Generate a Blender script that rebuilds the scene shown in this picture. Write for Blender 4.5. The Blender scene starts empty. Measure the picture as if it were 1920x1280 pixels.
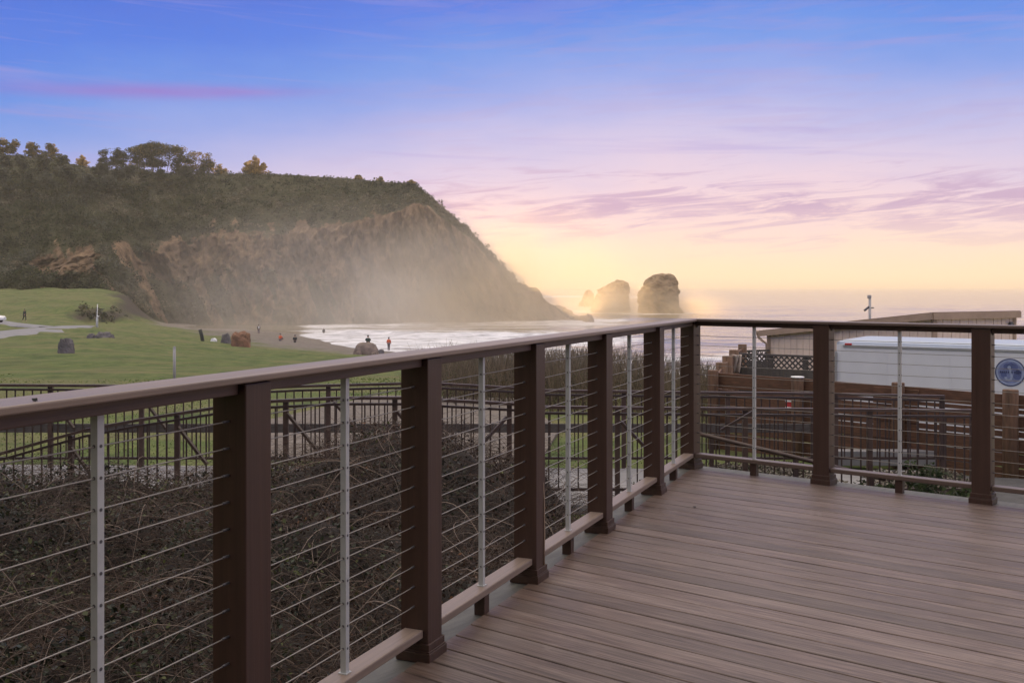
import bpy, math, random
import numpy as np
from mathutils import Vector, noise as mnoise, Matrix

random.seed(11)
rng = np.random.default_rng(7)
R = math.radians
scene = bpy.context.scene
col = scene.collection
FW = 1920.0         # focal length in pixels of the 1920 px wide frame
F = 1426.0          # pixels per unit of the survey distance d used below
K = FW / F          # survey distance -> metres
EYE = 1.30          # lens height above the deck


def at(px, y, d):
    return Vector(((px - 960) / F * d, d * K, EYE - (y - 538) / F * d))


# ------------------------------------------------------------------ helpers
def tag(o, label=None, cat=None, group=None, kind=None):
    if label: o['label'] = label
    if cat: o['category'] = cat
    if group: o['group'] = group
    if kind: o['kind'] = kind
    return o


def link(o, parent=None):
    col.objects.link(o)
    if parent: o.parent = parent
    return o


def empty(name, loc=(0, 0, 0), rz=0.0):
    o = bpy.data.objects.new(name, None)
    o.empty_display_size = 0.2
    o.location = loc
    o.rotation_euler = (0, 0, rz)
    return link(o)


def np_mesh(name, V, Fc, mats, tint=None, attrs=None, midx=None, smooth=False):
    """V (n,3), Fc (m,k) integer faces of one size."""
    me = bpy.data.meshes.new(name)
    V = np.asarray(V, dtype=np.float32); Fc = np.asarray(Fc, dtype=np.int32)
    n, (m, k) = len(V), Fc.shape
    me.vertices.add(n); me.vertices.foreach_set('co', V.ravel())
    me.loops.add(m * k); me.loops.foreach_set('vertex_index', Fc.ravel())
    me.polygons.add(m)
    me.polygons.foreach_set('loop_start', np.arange(0, m * k, k, dtype=np.int32))
    me.polygons.foreach_set('loop_total', np.full(m, k, dtype=np.int32))
    if midx is not None: me.polygons.foreach_set('material_index', np.asarray(midx, dtype=np.int32))
    me.update(calc_edges=True)
    if smooth: me.polygons.foreach_set('use_smooth', np.ones(m, dtype=bool))
    if tint is not None:
        a = me.color_attributes.new('tint', 'FLOAT_COLOR', 'POINT')
        c = np.ones((n, 4), dtype=np.float32); c[:, :3] = tint
        a.data.foreach_set('color', c.ravel())
    for nm, arr in (attrs or {}).items():
        a = me.attributes.new(nm, 'FLOAT', 'POINT')
        a.data.foreach_set('value', np.asarray(arr, dtype=np.float32))
    for mt in mats: me.materials.append(mt)
    me.validate()
    return me


class MB:
    """collects boxes, bars, tubes and links them as ONE mesh object"""
    def __init__(s):
        s.v, s.f, s.m, s.sm = [], [], [], []

    def add(s, vs, fs, mi=0, smooth=False):
        b = len(s.v)
        s.v += [tuple(p) for p in vs]
        for f in fs:
            s.f.append(tuple(i + b for i in f)); s.m.append(mi); s.sm.append(smooth)
        return s

    def box(s, c, size, mi=0, M=None):
        x, y, z = size[0] / 2, size[1] / 2, size[2] / 2
        vs = [Vector((a * x, b * y, e * z)) for e in (-1, 1) for b in (-1, 1) for a in (-1, 1)]
        if M is not None: vs = [M @ p for p in vs]
        vs = [p + Vector(c) for p in vs]
        return s.add(vs, [(0, 2, 3, 1), (4, 5, 7, 6), (0, 1, 5, 4), (2, 6, 7, 3), (0, 4, 6, 2), (1, 3, 7, 5)], mi)

    def bar(s, p, q, w, h, mi=0):
        """rectangular bar from p to q, w across, h in height"""
        p, q = Vector(p), Vector(q); d = (q - p).normalized()
        side = d.cross(Vector((0, 0, 1)))
        side = Vector((1, 0, 0)) if side.length < 1e-5 else side.normalized()
        up = side.cross(d)
        vs = [e + side * a * w / 2 + up * b * h / 2 for e in (p, q) for b in (-1, 1) for a in (-1, 1)]
        return s.add(vs, [(0, 2, 3, 1), (4, 5, 7, 6), (0, 1, 5, 4), (2, 6, 7, 3), (0, 4, 6, 2), (1, 3, 7, 5)], mi)

    def tube(s, pts, r, n=8, mi=0, caps=True, smooth=True):
        pts = [Vector(p) for p in pts]
        rs = r if isinstance(r, (list, tuple)) else [r] * len(pts)
        vs = []
        for i, p in enumerate(pts):
            d = (pts[min(i + 1, len(pts) - 1)] - pts[max(i - 1, 0)]).normalized()
            ref = Vector((0, 0, 1)) if abs(d.z) < .9 else Vector((1, 0, 0))
            a = d.cross(ref).normalized(); b = d.cross(a)
            for k in range(n):
                t = 2 * math.pi * k / n
                vs.append(p + (a * math.cos(t) + b * math.sin(t)) * rs[i])
        fs = [(i * n + k, i * n + (k + 1) % n, (i + 1) * n + (k + 1) % n, (i + 1) * n + k)
              for i in range(len(pts) - 1) for k in range(n)]
        if smooth: s.add(vs, fs, mi, True)
        else: s.add(vs, fs, mi)
        b = len(s.v) - len(vs)
        if caps:
            for ring in (list(range(n))[::-1], [(len(pts) - 1) * n + k for k in range(n)]):
                s.f.append(tuple(b + i for i in ring)); s.m.append(mi); s.sm.append(False)
        return s

    def prism(s, poly, z0, z1, mi=0):
        n = len(poly)
        vs = [(x, y, z0) for x, y in poly] + [(x, y, z1) for x, y in poly]
        fs = [tuple(range(n))[::-1], tuple(range(n, 2 * n))] + [(i, (i + 1) % n, n + (i + 1) % n, n + i) for i in range(n)]
        return s.add(vs, fs, mi)

    def build(s, name, mats, parent=None, bevel=0.0, loc=None, rz=None):
        me = bpy.data.meshes.new(name)
        me.from_pydata(s.v, [], s.f)
        me.polygons.foreach_set('material_index', s.m)
        me.polygons.foreach_set('use_smooth', s.sm)
        for m in (mats if isinstance(mats, (list, tuple)) else [mats]): me.materials.append(m)
        me.update()
        o = link(bpy.data.objects.new(name, me), parent)
        if loc is not None: o.location = loc
        if rz is not None: o.rotation_euler = (0, 0, rz)
        if bevel:
            b = o.modifiers.new('bevel', 'BEVEL'); b.width = bevel; b.segments = 2
            b.limit_method = 'ANGLE'; b.angle_limit = R(40)
        return o


def dup(src, parent=None, loc=None):
    c = src.copy(); col.objects.link(c)
    if parent: c.parent = parent
    if loc is not None: c.location = loc
    for ch in src.children:
        k = ch.copy(); col.objects.link(k); k.parent = c
    return c


# ------------------------------------------------------------------ materials
class NT:
    def __init__(s, nt): s.nt = nt
    def n(s, t, **kw):
        o = s.nt.nodes.new(t)
        for k, v in kw.items(): setattr(o, k, v)
        return o
    def l(s, a, b): s.nt.links.new(a, b)
    def val(s, sock, v):
        if hasattr(v, 'default_value') or hasattr(v, 'is_output'): s.l(v, sock)
        else: sock.default_value = v
    def math(s, op, a, b=0.0, clamp=False):
        o = s.n('ShaderNodeMath', operation=op, use_clamp=clamp)
        s.val(o.inputs[0], a); s.val(o.inputs[1], b)
        return o.outputs[0]
    def noise(s, vec, scale=5, detail=4, rough=.55, dist=0.0, out='Fac'):
        o = s.n('ShaderNodeTexNoise'); s.l(vec, o.inputs['Vector'])
        o.inputs['Scale'].default_value = scale; o.inputs['Detail'].default_value = detail
        o.inputs['Roughness'].default_value = rough; o.inputs['Distortion'].default_value = dist
        return o.outputs[out]
    def ramp(s, fac, stops, interp='LINEAR'):
        o = s.n('ShaderNodeValToRGB'); cr = o.color_ramp; cr.interpolation = interp
        while len(cr.elements) > 1: cr.elements.remove(cr.elements[-1])
        for i, (p, c) in enumerate(stops):
            e = cr.elements[0] if i == 0 else cr.elements.new(p)
            e.position = p
            c = c if isinstance(c, (tuple, list)) else (c, c, c)
            e.color = (*c[:3], 1)
        s.l(fac, o.inputs[0])
        return o.outputs[0]
    def mix(s, fac, a, b, blend='MIX'):
        o = s.n('ShaderNodeMix', data_type='RGBA', blend_type=blend)
        s.val(o.inputs[0], fac)
        for sock, v in ((o.inputs[6], a), (o.inputs[7], b)):
            if isinstance(v, (tuple, list)): sock.default_value = (*v[:3], 1)
            else: s.l(v, sock)
        return o.outputs[2]
    def mapping(s, vec, scale=(1, 1, 1), rot=(0, 0, 0), loc=(0, 0, 0)):
        o = s.n('ShaderNodeMapping'); s.l(vec, o.inputs[0])
        o.inputs['Scale'].default_value = scale; o.inputs['Rotation'].default_value = rot
        o.inputs['Location'].default_value = loc
        return o.outputs[0]
    def bump(s, h, strength=.3, dist=.01):
        o = s.n('ShaderNodeBump'); s.l(h, o.inputs['Height'])
        o.inputs['Strength'].default_value = strength; o.inputs['Distance'].default_value = dist
        return o.outputs[0]


def new_mat(name):
    m = bpy.data.materials.new(name); m.use_nodes = True
    t = NT(m.node_tree)
    p = m.node_tree.nodes['Principled BSDF']
    return m, t, p


def simple(name, c, rough=.6, metal=0.0, var=.25, scale=6.0, stretch=(1, 1, 1), bump=0.0, bscale=40.0, spec=.5):
    m, t, p = new_mat(name)
    tc = t.n('ShaderNodeTexCoord').outputs['Object']
    v = t.mapping(tc, stretch)
    f = t.noise(v, scale, 6, .6)
    lo = tuple(x * (1 - var) for x in c); hi = tuple(min(1, x * (1 + var)) for x in c)
    t.l(t.ramp(f, [(.3, lo), (.7, hi)]), p.inputs['Base Color'])
    p.inputs['Roughness'].default_value = rough
    p.inputs['Metallic'].default_value = metal
    p.inputs['Specular IOR Level'].default_value = spec
    if bump:
        h = t.noise(v, bscale, 5, .6)
        t.l(t.bump(h, bump, .01), p.inputs['Normal'])
    return m


def leaf_mat(name, c=None, trans=.35, rough=.6, var=.3):
    """leaf faces: the tint of each clump (leaf colour, low-sun gold included on the ridge) with some light through the leaf"""
    m, t, p = new_mat(name)
    if c is None:
        a = t.n('ShaderNodeVertexColor', layer_name='tint').outputs[0]
    else:
        geo = t.n('ShaderNodeTexCoord').outputs['Object']
        f = t.noise(geo, 9, 3)
        a = t.ramp(f, [(.3, tuple(x * (1 - var) for x in c)), (.7, tuple(x * (1 + var) for x in c))])
    t.l(a, p.inputs['Base Color']); p.inputs['Roughness'].default_value = rough
    p.inputs['Specular IOR Level'].default_value = .25
    tr = t.n('ShaderNodeBsdfTranslucent'); t.l(a, tr.inputs['Color'])
    mx = t.n('ShaderNodeMixShader'); mx.inputs[0].default_value = trans
    t.l(p.outputs[0], mx.inputs[1]); t.l(tr.outputs[0], mx.inputs[2])
    t.l(mx.outputs[0], m.node_tree.nodes['Material Output'].inputs['Surface'])
    return m


def composite(name, c, axis, rough=.5, var=.3, spec=.4):
    """wood-grain composite: long streaks along one local axis"""
    m, t, p = new_mat(name)
    tc = t.n('ShaderNodeTexCoord').outputs['Object']
    sc = [60, 60, 60]; sc['xyz'.index(axis)] = 1.6
    v = t.mapping(tc, tuple(sc))
    f = t.noise(v, 1.0, 6, .65, .4)
    sc2 = [9, 9, 9]; sc2['xyz'.index(axis)] = .7
    f2 = t.noise(t.mapping(tc, tuple(sc2)), 1.0, 3, .5)
    a = t.ramp(f, [(.28, tuple(x * (1 - var) for x in c)), (.72, tuple(x * (1 + var) for x in c))])
    b = t.mix(t.math('MULTIPLY', f2, .5), a, tuple(min(1, x * 1.5 + .01) for x in c))
    t.l(b, p.inputs['Base Color'])
    t.l(t.ramp(f2, [(.2, rough - .08), (.8, rough + .12)]), p.inputs['Roughness'])
    p.inputs['Specular IOR Level'].default_value = spec
    t.l(t.bump(f, .25, .004), p.inputs['Normal'])
    return m


M = {}
M['post'] = composite('post_composite', (.042, .020, .0145), 'z', .42, .40, .45)
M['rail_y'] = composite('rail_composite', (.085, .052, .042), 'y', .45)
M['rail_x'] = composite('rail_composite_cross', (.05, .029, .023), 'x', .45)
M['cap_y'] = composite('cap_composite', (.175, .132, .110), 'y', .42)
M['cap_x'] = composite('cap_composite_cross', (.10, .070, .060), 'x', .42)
M['split'] = simple('pale_split_core', (.33, .25, .19), .7)
M['steel'] = simple('stainless_steel', (.44, .455, .47), .5, .2, .08, 20)
M['cable'] = simple('cable_steel', (.26, .24, .22), .5, .5, .1, 30)
M['fitting'] = simple('dark_fitting', (.09, .09, .1), .5, .4, .1)
M['galv'] = simple('grey_flashing', (.085, .085, .078), .6, .0, .4, 5, (4, .6, 1), .2)
M['iron'] = simple('brown_iron', (.036, .020, .016), .5, 0, .25, 8)
M['iron_top'] = simple('brown_iron_worn', (.06, .036, .029), .45, 0, .3, 8)
M['plank'] = simple('redwood_plank', (.105, .048, .026), .75, 0, .45, 3, (2, 2, 16), .3, 30)
M['greyplank'] = simple('weathered_plank', (.085, .075, .07), .8, 0, .35, 3, (2, 2, 14), .2)
M['log'] = simple('round_log', (.115, .062, .036), .8, 0, .45, 4, (5, 5, .7), .4, 20)
M['whitepaint'] = simple('trailer_white', (.66, .68, .72), .4, 0, .05, 2)
M['roofblue'] = simple('trailer_roof', (.36, .42, .52), .4, 0, .06, 3)
M['trimalu'] = simple('aluminium_trim', (.5, .52, .55), .35, .6, .1)
M['siding'] = simple('beige_siding', (.72, .58, .48), .7, 0, .10, 3)
M['trimtan'] = simple('tan_trim', (.36, .26, .19), .7, 0, .15, 4)
M['roofing'] = simple('roof_shingle', (.22, .165, .12), .85, 0, .25, 9)
M['concrete'] = simple('path_concrete', (.22, .215, .225), .85, 0, .2, 2.2, (1, 1, 1), .15, 60)
M['asphalt'] = simple('asphalt', (.06, .06, .065), .85, 0, .3, 6, (1, 1, 1), .3, 150)
M['farroad'] = simple('worn_asphalt', (.20, .20, .215), .85, 0, .15, .6)
M['gravel'] = simple('gravel_surface', (.135, .115, .10), .95, 0, .4, 9, (1, 1, 1), .4, 30)
M['rubber'] = simple('tyre_rubber', (.02, .02, .022), .8)
M['glass'] = simple('car_glass', (.03, .035, .04), .08)
M['carwhite'] = simple('car_paint', (.75, .76, .78), .25, 0, .03)
M['redlens'] = simple('red_lens', (.45, .03, .04), .3)
M['blue1'] = simple('emblem_blue', (.09, .12, .27), .5, 0, .2, 9)
M['blue2'] = simple('emblem_pale_blue', (.30, .36, .52), .5, 0, .2, 9)
M['blue3'] = simple('emblem_mid_blue', (.17, .21, .38), .5, 0, .3, 12)
M['blue4'] = simple('emblem_navy', (.04, .055, .14), .5, 0, .1)
M['skin'] = simple('skin', (.45, .27, .19), .6)
M['orange'] = simple('orange_jacket', (.72, .13, .045), .8, 0, .15)
M['dark'] = simple('dark_clothes', (.03, .035, .035), .85)
M['greenish'] = simple('dark_green_clothes', (.035, .055, .045), .85)
M['trouser'] = simple('grey_trousers', (.16, .13, .14), .85)
M['hair'] = simple('dark_hair', (.03, .022, .018), .7)
M['rock_grey'] = simple('grey_boulder', (.115, .105, .11), .9, 0, .4, 1.6, (1, 1, 1), .6, 6)
M['rock_brown'] = simple('brown_boulder', (.22, .115, .07), .9, 0, .5, 1.3, (1, 1, 1), .6, 6)
M['rock_tan'] = simple('tan_boulder', (.20, .155, .13), .9, 0, .4, 1.3, (1, 1, 1), .6, 6)
M['stack'] = simple('stack_rock', (.27, .185, .105), .95, 0, .45, .35, (1, 1, 1.6), .8, 1.2)
M['whitepost'] = simple('white_post', (.72, .72, .72), .6)
M['greypost'] = simple('grey_post', (.36, .35, .35), .8, 0, .2)
M['bark'] = simple('tree_bark', (.075, .058, .045), .9, 0, .3, 2)
M['leaf'] = leaf_mat('leaf_tint', None, .5)
M['bleaf'] = leaf_mat('bramble_leaf', None, .15, .5)
M['cane'] = leaf_mat('bramble_cane', None, 0.0, .7)
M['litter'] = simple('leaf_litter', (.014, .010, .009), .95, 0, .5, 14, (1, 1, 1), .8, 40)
M['tarp'] = simple('pale_tarp', (.36, .30, .26), .8, 0, .3, 4)

# ------------------------------------------------------------------ deck and railing frame (local x = right rail, local -y = left rail)
C6 = (1.289, 7.398, 0.0)
vx, vy = .791, -.6118         # right leg, local +x in world
ux, uy = .6118, .791          # local +y in world
RZ = math.atan2(vy, vx)
LA = R(14.6)                  # the left leg opens 14.6 degrees wider than a square corner
Lx, Ly = -math.sin(LA), math.cos(LA)


def lf(o, s, z=0.0):
    """left leg: o to the deck side of its line, s back from the corner (rail frame)"""
    return (-Lx * s + Ly * o, -Ly * s - Lx * o, z)


def cn(o):
    """mitred corner of the two lines o inside the railing"""
    q = (o - Lx * o) / Ly
    return lf(o, q)[:2]


def loc2w(x, y, z=0.0):
    return Vector((C6[0] + x * vx + y * ux, C6[1] + x * vy + y * uy, z))


# deck boards: one mesh of bevelled planks with real gaps
def build_deck():
    PITCH, GAP, TH = .1264, .0065, .025
    x1 = 6.5
    root = empty('deck', C6, RZ)
    tag(root, 'brown composite deck floor of narrow grooved boards', 'deck', None, 'structure')
    y_ref = 3.532 - 6.640
    b = MB()
    tints = []
    k0 = int(math.floor((-9.0 - y_ref) / PITCH)); k1 = int(math.ceil((-.026 - y_ref) / PITCH))
    c = .0035
    for k in range(k0, k1):
        ya = y_ref + k * PITCH + GAP / 2; yb = min(ya + PITCH - GAP, -.024)
        if yb - ya < .02: continue
        dz = random.uniform(-.0008, .0008)
        prof = [(ya, -TH), (yb, -TH), (yb, -c), (yb - c * .35, -c * .35), (yb - c, 0), (ya + c, 0), (ya + c * .35, -c * .35), (ya, -c)]
        xj = random.uniform(-.002, .002) + .020 / Ly
        vs = [(xj + p * Lx / Ly, p, q + dz) for p, q in prof] + [(x1, p, q + dz) for p, q in prof]
        n = 8
        fs = [tuple(range(n))[::-1], tuple(range(n, 2 * n))] + [(i, (i + 1) % n, n + (i + 1) % n, n + i) for i in range(n)]
        b.add(vs, fs)
        tints += [random.choice([.78, .86, .94, 1.0, 1.06, 1.14, 1.2]) * random.uniform(.96, 1.04)] * 16
    m, t, p = new_mat('deck_board')
    tc = t.n('ShaderNodeTexCoord').outputs['Object']
    a = t.n('ShaderNodeAttribute', attribute_name='board').outputs['Fac']
    off = t.n('ShaderNodeCombineXYZ'); t.l(t.math('MULTIPLY', a, 57.0), off.inputs[0])
    vv = t.n('ShaderNodeVectorMath', operation='ADD'); t.l(tc, vv.inputs[0]); t.l(off.outputs[0], vv.inputs[1])
    v = vv.outputs[0]
    f = t.noise(t.mapping(v, (3.2, 95, 20)), 1.0, 6, .62, .35)
    f2 = t.noise(t.mapping(v, (.9, 14, 3)), 1.0, 4, .6, .3)
    f3 = t.noise(tc, .9, 3, .5)
    base = t.ramp(f, [(.36, (.048, .030, .026)), (.5, (.098, .066, .057)), (.64, (.166, .120, .105))])
    base = t.mix(t.ramp(f2, [(.45, 0.0), (.8, .55)]), base, (.215, .175, .165))
    mul = t.n('ShaderNodeVectorMath', operation='SCALE'); t.l(base, mul.inputs[0])
    t.l(t.math('MULTIPLY', a, t.math('ADD', t.math('MULTIPLY', f3, .35), .82)), mul.inputs['Scale'])
    # rusty-brown weathering of the board ends beside the rail
    sx = t.n('ShaderNodeSeparateXYZ'); t.l(tc, sx.inputs[0]); ox = t.math('ADD', t.math('MULTIPLY', sx.outputs[0], Ly), t.math('MULTIPLY', sx.outputs[1], -Lx))
    n4 = t.noise(t.mapping(v, (3, 11, 1)), 1.0, 3)
    d = t.math('SUBTRACT', .32, t.math('ADD', ox, t.math('MULTIPLY', n4, .34)))
    w = t.math('MULTIPLY', t.math('MULTIPLY', d, 4.0, True), .55)
    scf = t.noise(t.mapping(tc, (2.2, 5, 1), (0, 0, R(20))), 1.0, 6, .75, 1.5)
    mul_o = t.mix(t.ramp(scf, [(.60, 0.0), (.72, .45)]), mul.outputs[0], (.24, .20, .185))
    stn = t.noise(tc, 1.7, 4, .7, .8)
    mul_o = t.mix(t.ramp(stn, [(.58, 0.0), (.70, .35)]), mul_o, (.06, .042, .038))
    cc = t.mix(w, mul_o, (.14, .08, .042))
    t.l(cc, p.inputs['Base Color'])
    t.l(t.ramp(f2, [(.2, .42), (.8, .58)]), p.inputs['Roughness'])
    p.inputs['Specular IOR Level'].default_value = .45
    t.l(t.bump(f, .35, .004), p.inputs['Normal'])
    o = b.build('floor_boards', m, root)
    at_ = o.data.attributes.new('board', 'FLOAT', 'POINT'); at_.data.foreach_set('value', np.array(tints, dtype=np.float32))
    # grey border strip under the railings, two legs
    e = MB()
    S = 9.0
    e.prism([lf(-.13, S)[:2], lf(.0165, S)[:2], cn(.0165), cn(-.13)], -.03, -.006)
    e.prism([cn(-.13), cn(.0165), (6.5, -.0165), (6.5, .13)], -.0305, -.0066)
    e.build('border_strip', M['galv'], root, .002)
    g = MB()
    g.prism([lf(-.128, S)[:2], lf(-.09, S)[:2], cn(-.09), cn(-.128)], -.28, -.0315)
    g.prism([cn(-.128), cn(-.09), (6.5, .09), (6.5, .128)], -.281, -.0318)
    g.prism([lf(-.02, S - .1)[:2], (6.4, -S), (6.4, .02), cn(-.02)], -.20, -.032)
    g.build('fascia', M['post'], root)


build_deck()

rail = empty('cable_railing', C6, RZ)
tag(rail, 'brown deck railing with steel cables and flat top cap turning one corner', 'railing')
PL = [0.0, .994, 2.081, 3.083, 4.099, 5.100, 6.100, 7.100]     # posts of the left leg, distance from the corner
PR = [.986, 1.971, 2.956, 3.941]                               # posts of the right leg
PW = .108
posts = [(lf(0, s)[0], lf(0, s)[1], LA if s else 0.0) for s in PL] + [(s, 0, 0.0) for s in PR]
pm = MB().box((0, 0, .524), (PW, PW, 1.052)).build('post', M['post'], rail, .004, (posts[0][0], posts[0][1], 0))
tm = MB()
for h0, h1, w in ((-.004, .030, .134), (.030, .036, .128), (.036, .060, .122)):
    tm.box((0, 0, (h0 + h1) / 2), (w, w, h1 - h0 - .0004))
trim = tm.build('base_trim', M['post'], pm, .002)
post_objs = [pm]
for x, y, rz in posts[1:]:
    c = dup(pm, rail, (x, y, 0)); c.rotation_euler = (0, 0, rz); post_objs.append(c)
# split sliver on the third post along the left leg
sl = MB().tube([(.0552, .034, .05), (.0556, .040, .2), (.0556, .036, .345), (.0552, .028, .43)], [.003, .0035, .003, .0008], 5)
s_o = sl.build('split_edge', M['split'], post_objs[3])
CW = .066
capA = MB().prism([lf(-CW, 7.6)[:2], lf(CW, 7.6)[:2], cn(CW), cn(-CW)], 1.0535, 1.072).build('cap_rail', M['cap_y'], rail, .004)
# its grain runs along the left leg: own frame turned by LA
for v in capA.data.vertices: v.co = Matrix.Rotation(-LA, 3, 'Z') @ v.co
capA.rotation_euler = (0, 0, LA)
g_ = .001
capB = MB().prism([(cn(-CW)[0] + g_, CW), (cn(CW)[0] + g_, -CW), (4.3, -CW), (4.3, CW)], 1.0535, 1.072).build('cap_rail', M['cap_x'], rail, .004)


def bays():
    for a, b in zip(PL[:-1], PL[1:]): yield 'y', a, b
    prev = 0.0
    for b in PR:
        yield 'x', prev, b; prev = b


CZ = lambda i: .185 + i * .0697
bal_mesh = None
for ax, a, b in bays():
    L = b - a - PW - .002; mid = (a + b) / 2
    sub = (.062, L, .031) if ax == 'y' else (L, .062, .031)
    bot = (.074, L, .028) if ax == 'y' else (L, .074, .028)
    p = lf(0, mid) if ax == 'y' else (mid, 0, 0)
    rz = LA if ax == 'y' else 0.0
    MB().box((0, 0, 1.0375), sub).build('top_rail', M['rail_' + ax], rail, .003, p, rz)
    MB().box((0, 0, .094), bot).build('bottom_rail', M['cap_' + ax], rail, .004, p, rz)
    MB().box((0, 0, .0370), (.046, .046, .085)).build('support_block', M['post'], rail, .002, p, rz)
    if bal_mesh is None:
        q = MB().box((0, 0, (1.0215 + .1085) / 2), (.0195, .0195, 1.0215 - .1085))
        q.box((0, 0, .1095), (.03, .03, .003))
        for i in range(12):
            z = CZ(i)
            q.tube([(0, -.0108, z), (0, .0108, z)], .0040, 8, 1)
            q.tube([(-.0108, 0, z), (.0108, 0, z)], .0040, 8, 1)
        bal_mesh = q.build('baluster', [M['steel'], M['fitting']], rail, 0, p, rz)
    else:
        c = dup(bal_mesh, rail, p); c.rotation_euler = (0, 0, rz)

for i in range(12):
    z = CZ(i)
    def runline(f, stops, sagk):
        pts = []
        ss = [0.0] + stops
        for a, b in zip(ss[:-1], ss[1:]):
            k = random.uniform(.2, 1.0) * sagk; j = random.uniform(-.4, .4) * sagk
            for q in (0, .25, .5, .75):
                pts.append(f(a + (b - a) * q, z - k * math.sin(q * math.pi) + j * math.sin(2 * math.pi * q)))
        pts.append(f(ss[-1], z))
        return pts
    c = MB().tube(runline(lambda s, h: lf(0, s, h), PL[1:], .0018), .0018, 6)
    for s in PL[1:]: c.tube([lf(0, s + .080, z), lf(0, s + .052, z)], .0036, 6, 1)
    c.build('cable', [M['cable'], M['fitting']], rail)
    c = MB().tube(runline(lambda s, h: (s, 0, h), PR, .0045), .0018, 6)
    for s in [0.0] + PR: c.tube([(s + .05, 0, z), (s + .068, 0, z)], .0036, 6, 1)
    c.build('cable', [M['cable'], M['fitting']], rail)
for s in [0.0] + PR:
    MB().box((s + .058, 0, 1.016), (.008, .02, .008)).build('rail_bracket', M['fitting'], rail)

# unseen wall added behind the viewer to keep back sky off the deck
hw_ = MB().box((1.2, -2.1, 1.3), (15.0, .3, 6.2)).box((1.2, -2.0, 4.43), (15.4, 1.3, .12)).build('shade_wall', simple('shade_wall_siding', (.20, .165, .14), .8, 0, .15, 2))
tag(hw_, 'added unseen brown wall shading the deck from behind the viewer', 'wall', None, 'structure')

# small things on the deck and the cap
def leaf_scrap(name, label, p, r):
    b = MB(); n = 9; vs = [(0, 0, .006)]
    for k in range(n):
        t = 2 * math.pi * k / n
        vs.append((r * math.cos(t) * random.uniform(.6, 1.2), r * .7 * math.sin(t) * random.uniform(.6, 1.2), random.uniform(.001, .007)))
    b.add(vs, [(0, 1 + k, 1 + (k + 1) % n) for k in range(n)])
    b.add([(x, y, z - .0015) for x, y, z in vs], [(0, 1 + (k + 1) % n, 1 + k) for k in range(n)])
    o = b.build(name, M['dark'], None, 0, p)
    return tag(o, label, 'leaf')


q = at(1303, 951, EYE * F / (951 - 538)); leaf_scrap('dry_leaf', 'tiny dark dry leaf lying on the deck boards', (q.x, q.y, .0015), .012)
q = at(65, 746, 1.52); leaf_scrap('dry_leaf', 'tiny dark dry leaf lying on the railing cap', (q.x, q.y, 1.0722), .006)

# ------------------------------------------------------------------ terrain heights
ctrl = []
def cz(px, y, d):
    p = at(px, y, d); ctrl.append((p.x, d, p.z))
for d in (4, 8, 12):
    for px in (-900, -400, 0, 400, 800, 1200, 1600, 2000, 2600):
        ctrl.append(((px - 960) / F * d, d, -1.42))
for a in [(0, 722, 22), (0, 680, 36), (122, 663, 45), (190, 638, 62), (0, 640, 62), (0, 628, 72), (60, 620, 82), (130, 614, 92), (46, 602, 112), (182, 613, 100),
          (0, 592, 120), (0, 575, 130), (100, 560, 145), (100, 540, 165), (0, 542, 163), (150, 606, 117), (205, 608, 117), (300, 608, 150), (300, 612, 120), (-300, 700, 30),
          (-300, 640, 60), (-300, 600, 110), (-300, 540, 160), (380, 641, 85), (450, 650, 80), (525, 638, 110), (485, 626, 143), (553, 641, 105),
          (690, 666, 82), (729, 657, 100), (640, 657, 105), (740, 715, 25), (600, 700, 30), (400, 690, 34), (650, 680, 50), (820, 672, 60), (250, 660, 47), (560, 664, 68),
          (150, 579, 123.5), (180, 577.5, 125), (212, 576, 128), (232, 556, 148), (236, 547, 162), (200, 543, 164), (190, 562, 143), (160, 606, 121.5), (190, 606, 122.5), (214, 606, 125), (246, 606, 136), (258, 606, 152), (262, 605, 168), (120, 588, 121)]:
    cz(*a)
for px, d, z in [(-300, 200, 3), (0, 200, 2), (250, 185, -7.8), (300, 200, -8.0), (450, 175, -8.3), (560, 160, -8.6), (607, 160, -9.1), (620, 137, -8.8), (700, 128, -9.2), (760, 120, -9.0), (850, 105, -8.9),
                 (700, 200, -12), (1000, 200, -13), (1000, 97, -9), (1300, 86, -8.9), (1700, 85, -9), (2200, 85, -9), (2600, 85, -9), (1300, 130, -12), (2000, 130, -12), (2600, 150, -12), (400, 240, -9),
                 (1320, 40, -4.0), (1500, 18, -2.0), (1800, 15, -1.9), (1920, 20, -2.2), (1600, 30, -3.0), (2300, 20, -2.0), (1100, 25, -2.0), (1100, 45, -4.2), (1320, 60, -6.0), (900, 40, -3.0), (1200, 14, -1.5)]:
    ctrl.append(((px - 960) / F * d, d, z))
ctrl = np.array(ctrl)
def warp(X, Y):
    Yc = np.maximum(Y, 4.0)
    return np.stack([X / Yc * 2.2, np.log(Yc) * 1.6], -1)
_P = warp(ctrl[:, 0], ctrl[:, 1])
_n = len(ctrl)
_D = np.linalg.norm(_P[:, None] - _P[None], axis=-1)
_A = np.zeros((_n + 3, _n + 3)); _A[:_n, :_n] = _D - np.eye(_n) * .004
_A[:_n, _n] = 1; _A[:_n, _n + 1:] = _P; _A[_n, :_n] = 1; _A[_n + 1:, :_n] = _P.T
_W = np.linalg.solve(_A, np.concatenate([ctrl[:, 2], np.zeros(3)]))
def hz(X, Y):
    X = np.asarray(X, float); Y = np.asarray(Y, float); sh = X.shape
    Q = warp(X.ravel(), Y.ravel() / K); out = np.empty(len(Q))
    for i in range(0, len(Q), 20000):
        q = Q[i:i + 20000]
        out[i:i + 20000] = np.linalg.norm(q[:, None] - _P[None], axis=-1) @ _W[:_n] + _W[_n] + q @ _W[_n + 1:]
    return out.reshape(sh)
def hz1(x, y): return float(hz(np.array([x]), np.array([y]))[0])
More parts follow.
